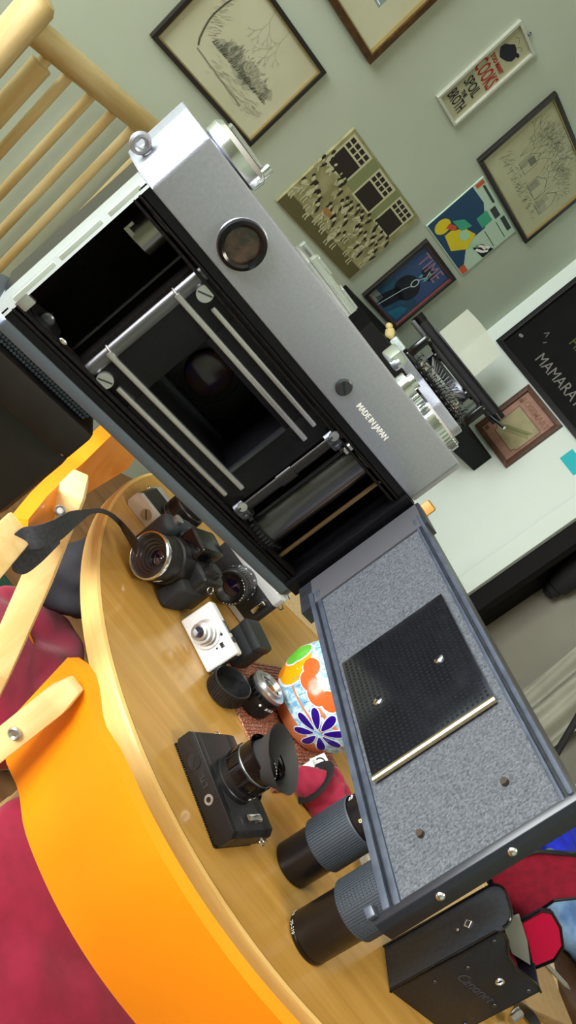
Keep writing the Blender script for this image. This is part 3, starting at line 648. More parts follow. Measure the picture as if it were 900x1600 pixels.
# comic page
o, w, h = framed('magazine_cover', 'unframed bright cover with a yellow figure on blue, below the tree drawing', 'picture', pic_left(-.71, -.382, .110, .349), 0, 0, None, mat('cover_pale', (176, 204, 184), .5), backz=.006)
zz = .0064
def pt(polys, rgb, z, nm): patches(o, polys, mat(nm, rgb, .5), z=zz+z)
pt([[(w*.01, h*.02), (w*.99, h*.02), (w*.62, h*.32), (w*.62, h*.66), (w*.3, h*.82), (w*.01, h*.80)]], (30, 66, 98), .0, 'cover_blue')
pt([ell(w*.17, h*.18, w*.10, h*.13), [(w*.30, h*.13), (w*.55, h*.08), (w*.70, h*.28), (w*.60, h*.5), (w*.42, h*.42), (w*.30, h*.24)]], (212, 196, 40), .0001, 'cover_yellow')
pt([[(w*.2, h*.33), (w*.42, h*.36), (w*.46, h*.52), (w*.3, h*.48)], rect(w*.42, h*.62, w*.60, h*.8)], (62, 160, 128), .0002, 'cover_teal')
pt([[(w*.22, h*.2), (w*.36, h*.3), (w*.3, h*.34), (w*.2, h*.28)], rect(w*.86, h*.02, w*.985, h*.12), rect(w*.02, h*.84, w*.08, h*.97)], (196, 84, 50), .0003, 'cover_red')
pt([blob(w*.5, h*.36, w*.09, h*.07), [(w*.7, h*.3), (w*.8, h*.44), (w*.76, h*.48), (w*.66, h*.36)]], (160, 206, 172), .0004, 'cover_mint')
pt([[(w*.66, h*.34), (w*.985, h*.40), (w*.985, h*.60), (w*.8, h*.5)]], (22, 26, 30), .0002, 'cover_black')
strokes(o, [[(w*.75, h*.40), (w*.82, h*.48), (w*.9, h*.5)], [(w*.8, h*.38), (w*.9, h*.44), (w*.95, h*.52)], [(w*.85, h*.5), (w*.93, h*.56)]], .010, m_white, zz+.0004)
pt([rect(w*.10, h*.92, w*.4, h*.955), rect(w*.45, h*.84, w*.62, h*.93), rect(w*.66, h*.9, w*.9, h*.97), rect(w*.66, h*.62, w*.95, h*.63), rect(w*.66, h*.82, w*.95, h*.83)], (50, 60, 60), .0005, 'cover_ink')
strokes(o, [[(w*.75, h*.1), (w*.78, h*.22), (w*.86, h*.3)], [(w*.80, h*.08), (w*.84, h*.18), (w*.9, h*.24)]], .006, mat('cover_yellow'), zz+.0003) if False else None
# chalkboard and plaque on the right wall
o, w, h = framed('chalkboard', 'black framed chalkboard with chalk writing on the white wall', 'chalkboard', pic_right(.078, .70, .066, .50), .022, .02, mat('board_frame', (24, 23, 22), .5, spec=.3), mat('slate', (9, 10, 9), .8, col2=(14, 15, 14), scale=12, spec=.2))
m_chalk = mat('chalk', (112, 110, 104), .9); m_chg = mat('chalk_green', (66, 76, 34), .9)
text('MAMARAY', .062, m_chalk, o, T(w*.50, h*.20, .005), ext=.0001, sx=.95); text('HAPPY', .06, m_chg, o, T(w*.47, h*.50, .005), ext=.0001, sx=.95)
strokes(o, [[(w*.17, h*.36), (w*.19, h*.40), (w*.2, h*.35)], [(w*.22, h*.3), (w*.235, h*.33)]], .003, m_chalk, .005); patches(o, [blob(w*.075, h*.20, .012, .007)], m_chalk, z=.005)
o, w, h = framed('herb_plaque', 'terracotta herb plaque in a brown wooden frame reading ROSEMARY', 'plaque', pic_right(.329, .556, -.196, .060, .0), .020, .018, mat('frame_walnut', (70, 46, 32), .5, col2=(86, 58, 40), scale=40), mat('clay_pink', (152, 116, 100), .7, col2=(140, 104, 90), scale=30))
text('ROSEMARY', .034, mat('clay_edge', (128, 96, 74), .7), o, T(w*.5, h*.80, .0048), ext=.0015, sx=1.0, bold=.0004)
patches(o, [[(w*.22, h*.26), (w*.28, h*.25), (w*.28, h*.20), (w*.78, h*.20), (w*.80, h*.26), (w*.84, h*.28), (w*.84, h*.70), (w*.2, h*.70)]], mat('plaque_green', (150, 140, 104), .7, col2=(136, 132, 98), scale=30))
strokes(o, [[(w*.22, h*.26), (w*.28, h*.25), (w*.28, h*.20), (w*.78, h*.20), (w*.80, h*.26), (w*.84, h*.28), (w*.84, h*.70), (w*.2, h*.70), (w*.22, h*.26)]], .003, mat('clay_dark', (92, 70, 54), .7))
L1 = []
for k in range(16):
    a = k/16; x = w*(.3+.45*a); y = h*(.32+.22*a); L1 += [[(x, y), (x+.012, y+.02)], [(x, y), (x+.02, y-.008)]]
L1.append([(w*.28, h*.30), (w*.78, h*.56)]); strokes(o, L1, .0035, mat('sprig_green', (112, 116, 72), .7), .0048)
patches(o, [rect(w*.11, h*.1, w*.19, h*.16), rect(w*.11, h*.74, w*.18, h*.8)], mat('clay_dark', (92, 70, 54), .7), z=.0046)
Mw, w, h = pic_right(.652, .74, -.02, .035); b = B(); b.box(0, w, 0, h, .0005, .0025); o = b.build('paper_note', mat('teal_paper', (20, 168, 176), .6), smooth=False); o.matrix_world = Mw; tag(o, 'small turquoise paper note below the chalkboard', 'note')

# ================================================================== CORNER SHELF, TYPEWRITER
def at(x, y, Y):
    r = ray(x, y); return Vector((0, 0, CAMZ))+r*(Y/r.y)
m_shelf = mat('black_shelf', (8, 8, 9), .6, col2=(11, 10, 10), scale=30, spec=.15)
sa, sb = at(578, 505, 2.86), at(694, 612, 2.86); ztop = CAMZ-.215; zbot = ztop-.085
def wl(n): return n
sh = thing('corner_shelf', 'black corner shelf under the typewriter', 'shelf', T(0, 0, 0))
pl_ = lambda s, n: (room(s, n, 0).x, room(s, n, 0).y)
sL = (Vector((sa.x, sa.y, 0))-CORNER).dot(DV); sR = (Vector((sb.x, sb.y, 0))-CORNER).dot(NV)
b = B(); b.prism([(sa.x, sa.y), (sb.x, sb.y), pl_(-.002, sR), pl_(-.002, .002), pl_(sL, .002)], zbot, ztop, bev=.003); b.build('shelf_board', m_shelf, sh, smooth=False)
text('VIA', .03, m_chalk, sh, T(sb.x-.08, sb.y-.0005, ztop-.08)@RX(90), ext=.0004, sx=1.0, shear=.3)
# typewriter: local x right, y back, z up
tc = (at(700, 590, 2.98)); twz = ztop
tw = thing('typewriter', 'old black typewriter with a sheet of paper in its carriage', 'typewriter', loc(tc.x, 3.02, twz, 4))
b = B(); b.box(-.16, .16, -.10, .16, .012, .03, bev=.006); b.box(-.165, -.135, -.1, .16, .02, .11, bev=.01); b.box(.135, .165, -.1, .16, .02, .11, bev=.01); b.build('body', m_blkg, tw)
for sx, sy in ((-.14, -.08), (.14, -.08), (-.14, .14), (.14, .14)):
    b = B(); b.cyl((sx, sy, 0), (sx, sy, .014), .014); b.build('foot', m_rub, tw)
b = B(); b.cyl((-.205, .06, .118), (.205, .06, .118), .02); p = b.build('platen', m_blkm, tw)
for sx in (-1, 1):
    b = B(); b.cyl((sx*.205, .06, .118), (sx*.235, .06, .118), .022); b.build('platen_knob', m_blkg, p)
b = B(); b.box(-.23, .23, .02, .03, .088, .106, bev=.003); b.box(-.21, .21, .08, .1, .09, .12, bev=.003); b.box(-.16, .2, .035, .05, .135, .142, bev=.002); b.build('carriage', m_blk, tw)
b = B(); b.tube([(.2, .02, .10), (.235, -.01, .11), (.255, -.03, .115)], .006, 8); b.build('return_lever', m_chrome, tw)
b = B(); b.grid(lambda u, v: (.10*cos(pi*u)-.0, -.02+.05*sin(pi*u), .05+.035*v), 20, 2, thick=.003); b.build('type_basket', m_dsteel, tw)
for i in range(15):
    a = radians(20+i*10); b = B(); b.tube([(.035*cos(a), -.055+.02*sin(a), .03), (.095*cos(a), -.03+.045*sin(a), .075)], .0022, 6); b.build('typebar', m_steel, tw)
for sx in (-.085, .085):
    b = B(); b.cyl((sx, 0, .085), (sx, 0, .092), .026, seg=28); b.build('ribbon_spool', m_blkg, tw)
    b = B(); b.box(sx-.006, sx+.006, -.06, -.055, .02, .05); b.box(sx-.016, sx+.016, -.06, -.055, .03, .042); b.build('bracket', mat('typewriter_cream', (170, 164, 140), .4, .3), tw)
for r_ in range(4):
    for k in range(10):
        x = -.12+k*.026+r_*.006; y = -.10-.0-r_*.022; z = .058-r_*.012
        b = B(); b.cyl((x, y, z), (x, y, z+.003), .0085, seg=12); kk = b.build('key', m_blk, tw)
        b = B(); b.tube([(x, y, z), (x, y+.02, z-.02), (x*.8, .0, .026)], .0015, 5); b.build('key_lever', m_dsteel, kk)
b = B(); b.grid(lambda u, v: (-.14+.20*u, .078+.035*v*v-.012*(1-v), .115+.15*v+.006*sin(u*4)*v), 10, 8, thick=.0006); o = b.build('paper_sheet', alpha_mat('thin_paper', (204, 210, 194), .62, .7))
o.matrix_world = loc(tc.x, 3.02, twz, 4); tag(o, 'thin translucent sheet of paper standing in the typewriter', 'paper')
q = at(592, 522, 2.90)
fg = thing('shell_ornament', 'small cream and blue ornament on the black shelf beside the typewriter', 'ornament', T(q.x+.02, 2.93, ztop))
b = B(); b.sphere((0, 0, .018), (.02, .016, .018), nz=.004, ns=60); b.sphere((-.02, 0, .03), (.014, .012, .012)); b.build('shell', mat('ornament_cream', (210, 190, 130), .5), fg)
b = B(); b.box(.02, .075, -.02, .02, 0, .03, bev=.006); b.build('base_block', mat('ornament_blue', (140, 180, 190), .4, col2=(210, 214, 200), scale=70), fg)

# ================================================================== ALCOVE AT THE RIGHT
def rw(x, y, off):
    r = ray(x, y); o0 = Vector((0, 0, CAMZ)); t_ = ((CORNER-o0).dot(DV)+off)/r.dot(DV); return o0+r*t_
# hanging white sheet with folds
p0 = rw(735, 1130, .22); p1 = rw(960, 990, .22)
def shf(u, v):
    n_ = 1.16+.24*u+.08*(1-v); z_ = .42+v*.75-.10*u*(1-v)
    f_ = .03*sin(u*9)+.016*sin(u*23+v*3); q = room(.24+f_, n_, z_); return q
b = B(); b.grid(shf, 50, 14, thick=.003); tag(b.build('hanging_sheet', mat('white_sheet', (160, 160, 144), .8, col2=(148, 148, 132), scale=8)), 'pale cloth hanging in loose folds in the alcove', 'cloth')
pa, pb_ = rw(862, 1190, -.03), rw(915, 1100, -.03)
dirp = (pa-pb_).normalized(); bot = pa+dirp*((pa.z-.01)/-dirp.z); topp = pb_-dirp*.45
b = B(); b.tube([bot, topp], .012, 10); tag(b.build('broom_stick', m_blkm), 'thin black stick leaning in the alcove beside the pale cloth', 'stick')
q = rw(884, 905, .26)
dj = thing('hair_dryer', 'dark nozzle-shaped appliance hanging on the grey alcove wall', 'appliance', basis(NV, ZV, -DV, q))
b = B(); b.lathe([(.03, -.055), (.034, -.05), (.034, -.03), (.045, -.02), (.055, .06), (.05, .14), (.02, .17)], 24, T(0, 0, 0)@RX(-75)@T(0, 0, -.02)); b.build('housing', m_blkm, dj)
b = B(); b.lathe([(.026, -.075), (.030, -.07), (.030, -.05)], 24, RX(-75)@T(0, 0, -.02)); b.build('nozzle', m_blk, dj)
b = B(); b.box(-.03, .03, .05, .11, -.07, .01, bev=.01); b.build('wall_hook', m_blkm, dj)
pa = rw(884, 1232, .05)
nn = (pa-CORNER).dot(NV)
def cab(n0, n1, lab):
    t_ = thing('tall_cabinet', lab, 'cabinet', None)
    b = B(); b.box(.08, .33, n0, n1-.006, -1.9, -.0, M=Mr); b.build('carcass', m_palepanel, t_, smooth=False)
    b = B(); b.box(.06, .078, n0+.003, n1-.009, -1.88, -.08, bev=.003, M=Mr); b.build('cabinet_door', m_palepanel, t_, smooth=False)
cab(nn, nn+.33, 'pale tall cabinet door next to the alcove stick'); cab(nn+.33, nn+.75, 'pale tall cabinet at the right edge of the photo')

# ================================================================== THINGS ON THE TABLE
def ribs(bb, r, z0, z1, n, d=.0008, w=.4):
    for i in range(n):
        a = 2*pi*i/n; hw = pi*r/n*w*2*.5
        bb.box(-d, d, -hw, hw, z0, z1, M=RZ(math.degrees(a))@T(r, 0, 0))
def lens_parts(parent, Ml, scale=1.0, silver=True, hood=False):
    """50 mm lens, axis local +z away from the mount; Ml maps to the camera's local space"""
    b = B(); b.lathe([(.031, 0), (.031, .006), (.030, .007), (.030, .014), (.0285, .015)], 40, Ml); b.build('lens_mount_ring', m_dsteel if silver else m_blk, parent)
    b = B(); b.lathe([(.0295, .012), (.0295, .034), (.028, .036), (.028, .043), (.0265, .046), (.0245, .046), (.022, .041), (.014, .036)], 40, Ml, cap=False); lb = b.build('lens_barrel', m_blk, parent)
    b = B()
    for i in range(40): b.box(-.0008, .0008, -.0011, .0011, .016, .031, M=Ml@RZ(i*9)@T(.0298, 0, 0))
    b.build('focus_grip', m_blk, lb)
    b = B(); b.lathe([(.001, .0385), (.008, .038), (.0145, .036)], 32, Ml, cap=False); b.build('front_glass', m_glass, lb)
    b = B()
    for i in range(14): a = -60+i*11; b.box(-.0006, .0006, -.001, .001, .0460, .0464, M=Ml@RZ(a)@T(.0255, 0, 0)) if i not in (5, 9) else None
    for i in range(9): b.box(-.0005, .0005, -.001, .001, .0095, .0125, M=Ml@RZ(i*22)@T(.0302, 0, 0))
    b.build('lens_engraving', m_white, lb)
    return lb
def slr(label, Mx, plate, trim, hood=False, group='single lens reflex cameras on the table'):
    c = thing('film_camera', label, 'camera', Mx, group)
    oct_ = [(-.068, -.006), (-.062, -.013), (.062, -.013), (.068, -.006), (.068, .012), (.062, .017), (-.062, .017), (-.068, .012)]
    b = B(); b.prism(oct_, .010, .064, bev=.001); b.build('body', m_blackleather, c, ang=30)
    b = B(); b.prism(oct_, .0, .0105, bev=.0012); bp = b.build('bottom_plate', plate, c, ang=30)
    b = B(); b.prism(oct_, .0635, .082, bev=.0015); tp_ = b.build('top_plate', plate, c, ang=30)
    b = B(); b.add(_prism_roof()); b.build('pentaprism', plate, tp_, ang=20)
    b = B(); b.cyl((-.05, .002, .082), (-.05, .002, .089), .010); b.box(-.058, -.042, -.001, .004, .089, .0915, bev=.0006); b.build('rewind_knob', trim, tp_)
    b = B(); b.cyl((.030, .002, .082), (.030, .002, .089), .009); b.cyl((.046, .000, .082), (.046, 0, .086), .010); b.build('shutter_dial', trim, tp_)
    b = B(); b.prism([(.034, .006), (.05, .014), (.068, .010), (.07, .004), (.05, .004)], .0862, .0885, bev=.0006); b.build('wind_lever', trim, tp_)
    b = B(); b.cyl((.05, -.013, .055), (.05, -.018, .055), .005); b.box(.046, .054, -.0205, -.0175, .030, .056, bev=.0015); b.build('self_timer', trim, c)
    for sx in (-1, 1):
        b = B(); b.torus((sx*.071, 0, .068), .0042, .0011, axis=(0, 1, 0), seg=18, rs=6); b.cyl((sx*.066, 0, .068), (sx*.069, 0, .068), .003); b.build('strap_lug', m_chrome, c)
    b = B(); b.cyl((0.016, .002, .0004), (0.016, .002, -.0008), .0062); b.build('tripod_socket', m_steel, bp)
    b = B(); b.cyl((0.016, .002, -.0007), (0.016, .002, -.0011), .0032); b.build('socket_hole', m_blkm, bp)
    b = B(); b.cyl((-.032, .002, .0004), (-.032, .002, -.0008), .0095, seg=28); bc = b.build('battery_cover', m_steel if plate is not m_blk else m_blk, bp)
    b = B(); b.box(-.0075, .0075, -.0008, .0008, -.0013, -.0007, M=T(-.032, .002, 0)@RZ(40)); b.build('coin_slot', m_blkm, bc)
    Ml = T(0, -.013, .040)@RX(90)
    lens_parts(c, Ml, silver=plate is not m_blk)
    return c
def _prism_roof():
    t = bmesh.new()
    lo = [(-.026, -.016, .08), (.026, -.016, .08), (.024, .016, .08), (-.024, .016, .08)]; hi = [(-.013, -.014, .096), (.013, -.014, .096), (.011, .012, .093), (-.011, .012, .093)]
    a = [t.verts.new(p) for p in lo]; c = [t.verts.new(p) for p in hi]
    t.faces.new(a[::-1]); t.faces.new(c)
    for i in range(4): t.faces.new((a[i], a[(i+1) % 4], c[(i+1) % 4], c[i]))
    bmesh.ops.bevel(t, geom=list(t.edges), offset=.0015, segments=2, affect='EDGES')
    return t
m_slr = mat('slr_satin', (206, 208, 210), .35, .35)
# SLR lying on its back, bottom plate towards the viewer
p = tab(193, 785)
slr('silver and black film camera lying on its back at the far left of the table', loc(p.x+.069, p.y+.004, TABZ+.0172, -1)@RX(-90), m_slr, m_chrome)
# upright silver SLR
p = tab(372, 962)
slr('silver and black film camera standing upright behind the zoom camera', loc(p.x-.040, p.y+.004, TABZ+.0012, -6), m_slr, m_chrome)
# black SLR lying on its back
pa, pb2 = tab(270, 1160), tab(334, 1330); mid = (pa+pb2)/2
yaw = math.degrees(math.atan2(pb2.y-pa.y, pb2.x-pa.x))
bc = slr('all-black film camera lying on its back with its hooded lens pointing up', loc(mid.x, mid.y, TABZ+.0205, yaw)@RX(-90), m_blk, m_chrome)
b = B(); b.box(-.066, .066, .0165, .0204, .004, .074, bev=.001)
for i in range(44): b.box(-.066+i*.003, -.0645+i*.003, .0172, .0206, .001, .0035)
b.build('film_door', m_blkm, bc)
Mh = T(0, -.013-.040, .040)@RX(90)
b = B(); b.lathe([(.0285, -.004), (.0285, .012), (.030, .014), (.030, .016)], 40, Mh, cap=False); b.build('filter_ring', m_blkg, bc)
b = B(); b.torus((0, 0, -.004), .0288, .0007, seg=40, rs=6, M=Mh); b.build('silver_line', m_steel, bc)
b = B()
for i in range(10): b.box(-.0012, .0012, -.0062, .0062, -.022, -.006, bev=.0006, M=Mh@RZ(i*36)@T(.0296, 0, 0))
b.build('scalloped_grip', m_blkg, bc)
b = B(); b.lathe([(.0265, .004), (.0275, .012), (.040, .032), (.0412, .0335), (.0385, .031), (.0265, .014), (.025, .006)], 48, Mh@RY(20)@RX(-8), cap=False); b.build('lens_hood', mat('hood_rubber', (52, 52, 54), .55), bc)
text('LTL', .010, mat('emboss_grey', (70, 70, 74), .5), bc, T(-.006, -.001, -.0006)@RX(180)@RZ(180)@T(0, 0, 0), ext=.0002)

# bridge (superzoom) camera with strap
pl_c = tab(240, 925); 
br = thing('zoom_camera', 'chunky black superzoom digital camera with a chrome-ringed lens facing the viewer', 'camera', loc(pl_c.x-.012, pl_c.y+.038, TABZ, -28))
b = B(); b.box(-.058, .058, -.012, .040, .004, .076, bev=.010, seg=3); b.build('body', m_blk, br)
b = B(); b.box(-.062, -.028, -.040, .030, .0, .078, bev=.014, seg=4); b.build('grip', mat('grip_rubber', (48, 54, 62), .55), br)
b = B(); b.box(-.022, .024, -.022, .034, .070, .100, bev=.009, seg=3); b.build('flash_hump', m_blkg, br)
b = B(); b.cyl((.042, .012, .075), (.042, .012, .085), .013, seg=28); b.cyl((.042, .012, .085), (.042, .012, .0865), .009); b.build('mode_dial', m_blk, br)
b = B(); b.cyl((-.045, -.018, .077), (-.045, -.018, .084), .008); b.build('shutter_button', m_steel, br)
b = B(); b.box(.028, .060, -.03, .02, .0, .050, bev=.011, seg=3); b.build('battery_bulge', mat('grip_rubber2', (36, 37, 40), .7, bump=.3, bscale=700), br)
Ml = T(0.004, -.012, .044)@RX(90)
b = B(); b.lathe([(.036, 0), (.036, .024), (.0335, .026), (.0335, .056), (.0325, .058), (.031, .058), (.030, .040), (.001, .034)], 44, Ml, cap=False); lb = b.build('lens_barrel', m_blk, br)
b = B(); b.lathe([(.034, .054), (.035, .058), (.0345, .062), (.0325, .063), (.031, .060), (.031, .052)], 44, Ml, cap=False); b.build('chrome_ring', m_chrome, lb)
b = B()
for k in range(5): b.lathe([(.031-k*.0045, .058-k*.0035), (.0275-k*.0045, .0565-k*.0035), (.0265-k*.0045, .0545-k*.0035)], 40, Ml, cap=False)
b.build('lens_rings', m_dsteel, lb)
b = B(); b.lathe([(.001, .0455), (.010, .044), (.014, .041)], 32, Ml, cap=False); b.build('front_glass', m_glass, lb)
text('18x', .009, m_white, lb, Ml@RZ(-28)@T(.0337, 0, .041)@RZ(90)@RX(90)@RZ(180), ext=.0003)
for sx in (-1, 1):
    b = B(); b.torus((sx*.062, .012, .062), .005, .0013, axis=(0, 1, 0), seg=18, rs=6); b.build('strap_lug', m_chrome, br)
# strap
def ribbon(pts, w, thick, M=None):
    """pts: list of (point, width direction)"""
    t = bmesh.new(); rows = []
    for p_, d_ in pts:
        d_ = Vector(d_).normalized(); p_ = Vector(p_); rows.append([t.verts.new(p_-d_*w/2), t.verts.new(p_+d_*w/2)])
    for A, C in zip(rows, rows[1:]): t.faces.new((A[0], A[1], C[1], C[0]))
    bmesh.ops.recalc_face_normals(t, faces=t.faces); bmesh.ops.solidify(t, geom=list(t.faces), thickness=thick); return t
def spline(P, n=8):
    out = []; P = [(Vector(a), Vector(c)) for a, c in P]
    for i in range(len(P)-1):
        a0 = P[max(i-1, 0)]; a1 = P[i]; a2 = P[i+1]; a3 = P[min(i+2, len(P)-1)]
        for k in range(n):
            t_ = k/n; r = []
            for j in (0, 1):
                r.append(.5*((2*a1[j])+(-a0[j]+a2[j])*t_+(2*a0[j]-5*a1[j]+4*a2[j]-a3[j])*t_*t_+(-a0[j]+3*a1[j]-3*a2[j]+a3[j])*t_**3))
            out.append(tuple(r))
    out.append(P[-1]); return out
m_strap = mat('strap_webbing', (40, 42, 48), .75, col2=(54, 56, 62), scale=(300, 300, 300))
def tz(x, y, z): return tab(x, y, z)
W1 = (.75, .15, -.62)
P = [(tz(216, 856, TABZ+.05), (.5, .3, -.8)), (tz(206, 842, TABZ+.045), (.6, .3, -.7)), (tz(188, 818, TABZ+.035), (.5, .6, -.6)), (tz(165, 801, .80), (.3, .8, -.4)), (tz(140, 800, .85), (.2, .9, -.3)), (tz(114, 810, .884), (.5, .6, -.5)),
     (tz(88, 828, .884), W1), (tz(62, 838, .878), W1), (tz(38, 842, .868), W1), (tz(22, 856, .858), W1), (tz(20, 874, .848), W1), (tz(36, 880, .846), W1), (tz(62, 862, .856), W1), (tz(92, 832, .878), W1)]
b = B(); b.add(ribbon(spline(P), .023, .0016)); st = b.build('strap', m_strap, br); st.matrix_parent_inverse = br.matrix_world.inverted()

# compact camera
c0, c1 = tab(284, 980), tab(321, 1052)
yaw = math.degrees(math.atan2(c1.y-c0.y, c1.x-c0.x)); mid = (c0+c1)/2
cc = thing('compact_camera', 'slim silver compact digital camera standing on the table', 'camera', loc(mid.x, mid.y+.011, TABZ, yaw)@RX(-9))
b = B(); b.box(-.044, .044, -.009, .010, .0, .054, bev=.0045, seg=3); b.build('body', m_silver, cc)
b = B(); b.box(-.043, .043, .0095, .0125, .002, .052, bev=.002); b.build('back_shell', m_dsteel, cc)
Ml = T(-.004, -.009, .026)@RX(90)
b = B(); b.lathe([(.022, 0), (.0215, .003), (.0175, .0035), (.0175, .010), (.0150, .0105), (.0150, .020), (.0118, .0205), (.0118, .027), (.0090, .028), (.008, .0265)], 36, Ml); lb = b.build('lens_barrel', mat('satin_alu', (196, 196, 196), .3, .8), cc)
b = B(); b.lathe([(.001, .0280), (.0078, .0275)], 24, Ml, cap=False); b.build('front_glass', m_glass, lb)
b = B(); b.box(.018, .026, -.0095, -.0085, .036, .042, bev=.0005); b.build('viewfinder_window', m_blkg, cc)
b = B(); b.box(.006, .011, -.0095, -.0085, .044, .0475, bev=.0005); b.cyl((.022, -.0094, .030), (.022, -.0086, .030), .0016); b.build('sensor_window', m_blkg, cc)
b = B(); b.box(.010, .028, -.0095, -.0085, .045, .049, bev=.0008); b.build('flash_window', mat('flash_pane', (240, 240, 236), .2), cc)
b = B(); b.box(-.010, .010, -.004, .005, .0538, .0552, bev=.0006); b.cyl((.022, 0, .0538), (.022, 0, .056), .005); b.build('shutter_button', m_dsteel, cc)
b = B(); b.box(.0436, .0448, -.005, .006, .006, .048, bev=.0005); b.build('side_slot', m_blkm, cc)
# black pouch
p = tab(356, 1036)
o = thing('black_pouch', 'small black box-shaped pouch behind the silver compact camera', 'pouch', loc(p.x-.005, p.y+.02, TABZ+.004, -30))
b = B(); b.box(-.026, .026, -.018, .018, 0, .056, bev=.006, seg=3); b.build('case', mat('pouch_black', (38, 42, 44), .6), o)
b = B(); b.box(-.027, .027, -.019, .019, .040, .0575, bev=.006, seg=3); b.build('flap', mat('pouch_flap', (32, 34, 36), .5), o)
# rear lens cap
p = tab(340, 1088)
o = thing('lens_cap', 'open black ribbed rear lens cap beside the compact camera', 'lens cap', loc(p.x, p.y+.008, TABZ+.0185, 0)@RZ(-60)@RX(14))
b = B(); b.lathe([(.001, -.012), (.029, -.012), (.0295, -.010), (.0295, .011), (.0275, .012), (.0265, .010), (.0265, -.008), (.001, -.008)], 44, cap=False); b.build('cup', m_blk, o)
b = B()
for i in range(44): b.box(-.0007, .0007, -.0011, .0011, -.010, .009, M=RZ(i*360/44)@T(.0297, 0, 0))
b.build('ribbing', m_blk, o)
b = B()
for i in range(3): b.box(-.0024, .001, -.006, .006, .002, .006, M=RZ(i*120+20)@T(.0265, 0, 0))
b.build('bayonet_tab', m_dsteel, o)
# loose lens standing on its front
p = tab(384, 1106)
o = thing('camera_lens', 'short black lens standing with its silver mount upwards on the red mat', 'lens', loc(p.x, p.y+.012, TABZ+.003, 20)@RX(-6))
b = B(); b.lathe([(.027, 0), (.0285, .001), (.0290, .004), (.0290, .034), (.027, .036)], 44); b.build('barrel', m_blk, o)
b = B()
for i in range(46): b.box(-.0008, .0008, -.0012, .0012, .005, .016, M=RZ(i*360/46)@T(.0293, 0, 0))
b.build('focus_grip', m_blk, o)
b = B()
for i in range(26): b.box(-.0010, .0010, -.0022, .0022, .026, .032, M=RZ(i*360/26)@T(.0290, 0, 0))
b.build('aperture_grip', m_blkg, o)
b = B(); b.lathe([(.0285, .034), (.0295, .036), (.0295, .040), (.0225, .041), (.0225, .045), (.0195, .0455), (.018, .040)], 44, cap=False); b.build('mount_ring', m_steel, o)
b = B(); b.lathe([(.001, .0435), (.010, .042), (.018, .039)], 32, cap=False); b.build('rear_glass', m_glass, o)
b = B(); b.sphere((0, 0, 0), (.0012, .002, .002), M=RZ(-95)@T(.0295, 0, .021)); b.build('index_dot', m_white, o)
text('22 16 8', .0058, m_white, o, RZ(-60)@T(.0296, 0, .022)@RZ(90)@RX(90), ext=.0002)

# red brown runner and cream mat
q = [tab(337, 1043), tab(410, 1008), tab(470, 1053)]; q2 = tab(395, 1172)
d1 = (q2-q[0]).normalized(); 
o = thing('woven_runner', 'glittery red-brown woven runner under the lens and the painted pot', 'runner', T(0, 0, 0))
A0 = q[0]-d1*.02; wdir = Vector((-d1.y, d1.x, 0)); wlen = .22; L_ = .215
m_run = mat('runner_red', (112, 50, 34), .5, col2=(196, 150, 124), scale=(420, 420, 420), detail=2, ramp=(.45, .62), bump=.5, bscale=600)
b = B(); t = bmesh.new()
pts = [A0, A0+d1*L_, A0+d1*L_+wdir*wlen, A0+wdir*wlen]; 
b.prism([(v.x, v.y) for v in pts], TABZ+.0002, TABZ+.0026, bev=.0006); b.build('weave', m_run, o, smooth=False)
b = B()
for i in range(38):
    v0 = A0+d1*(L_*(i+.5)/38); b.box(-.0015, .0015, 0, wlen, 0, .0012, M=basis(d1, wdir, ZV, Vector((v0.x, v0.y, TABZ+.0024))))
s_ = b.build('cord_rows', mat('runner_cord', (132, 62, 44), .45, col2=(206, 164, 140), scale=(300, 300, 300), detail=2, ramp=(.48, .66)), o, smooth=False); s_['kind'] = 'stuff'
a0, a1 = tab(437, 938), tab(502, 1002); d2 = (a1-a0).normalized(); w2 = Vector((-d2.y, d2.x, 0)); a0 = a0-d2*.10
b = B(); pts = [a0, a0+d2*.36, a0+d2*.36+w2*.17, a0+w2*.17]
b.prism([(v.x, v.y) for v in pts], TABZ+.0002, TABZ+.003, bev=.0008)
o = b.build('cream_mat', mat('cream_weave', (206, 184, 142), .8, col2=(186, 158, 112), scale=380, bump=.4, bscale=400), smooth=False); tag(o, 'cream woven mat on the far side of the table', 'mat')

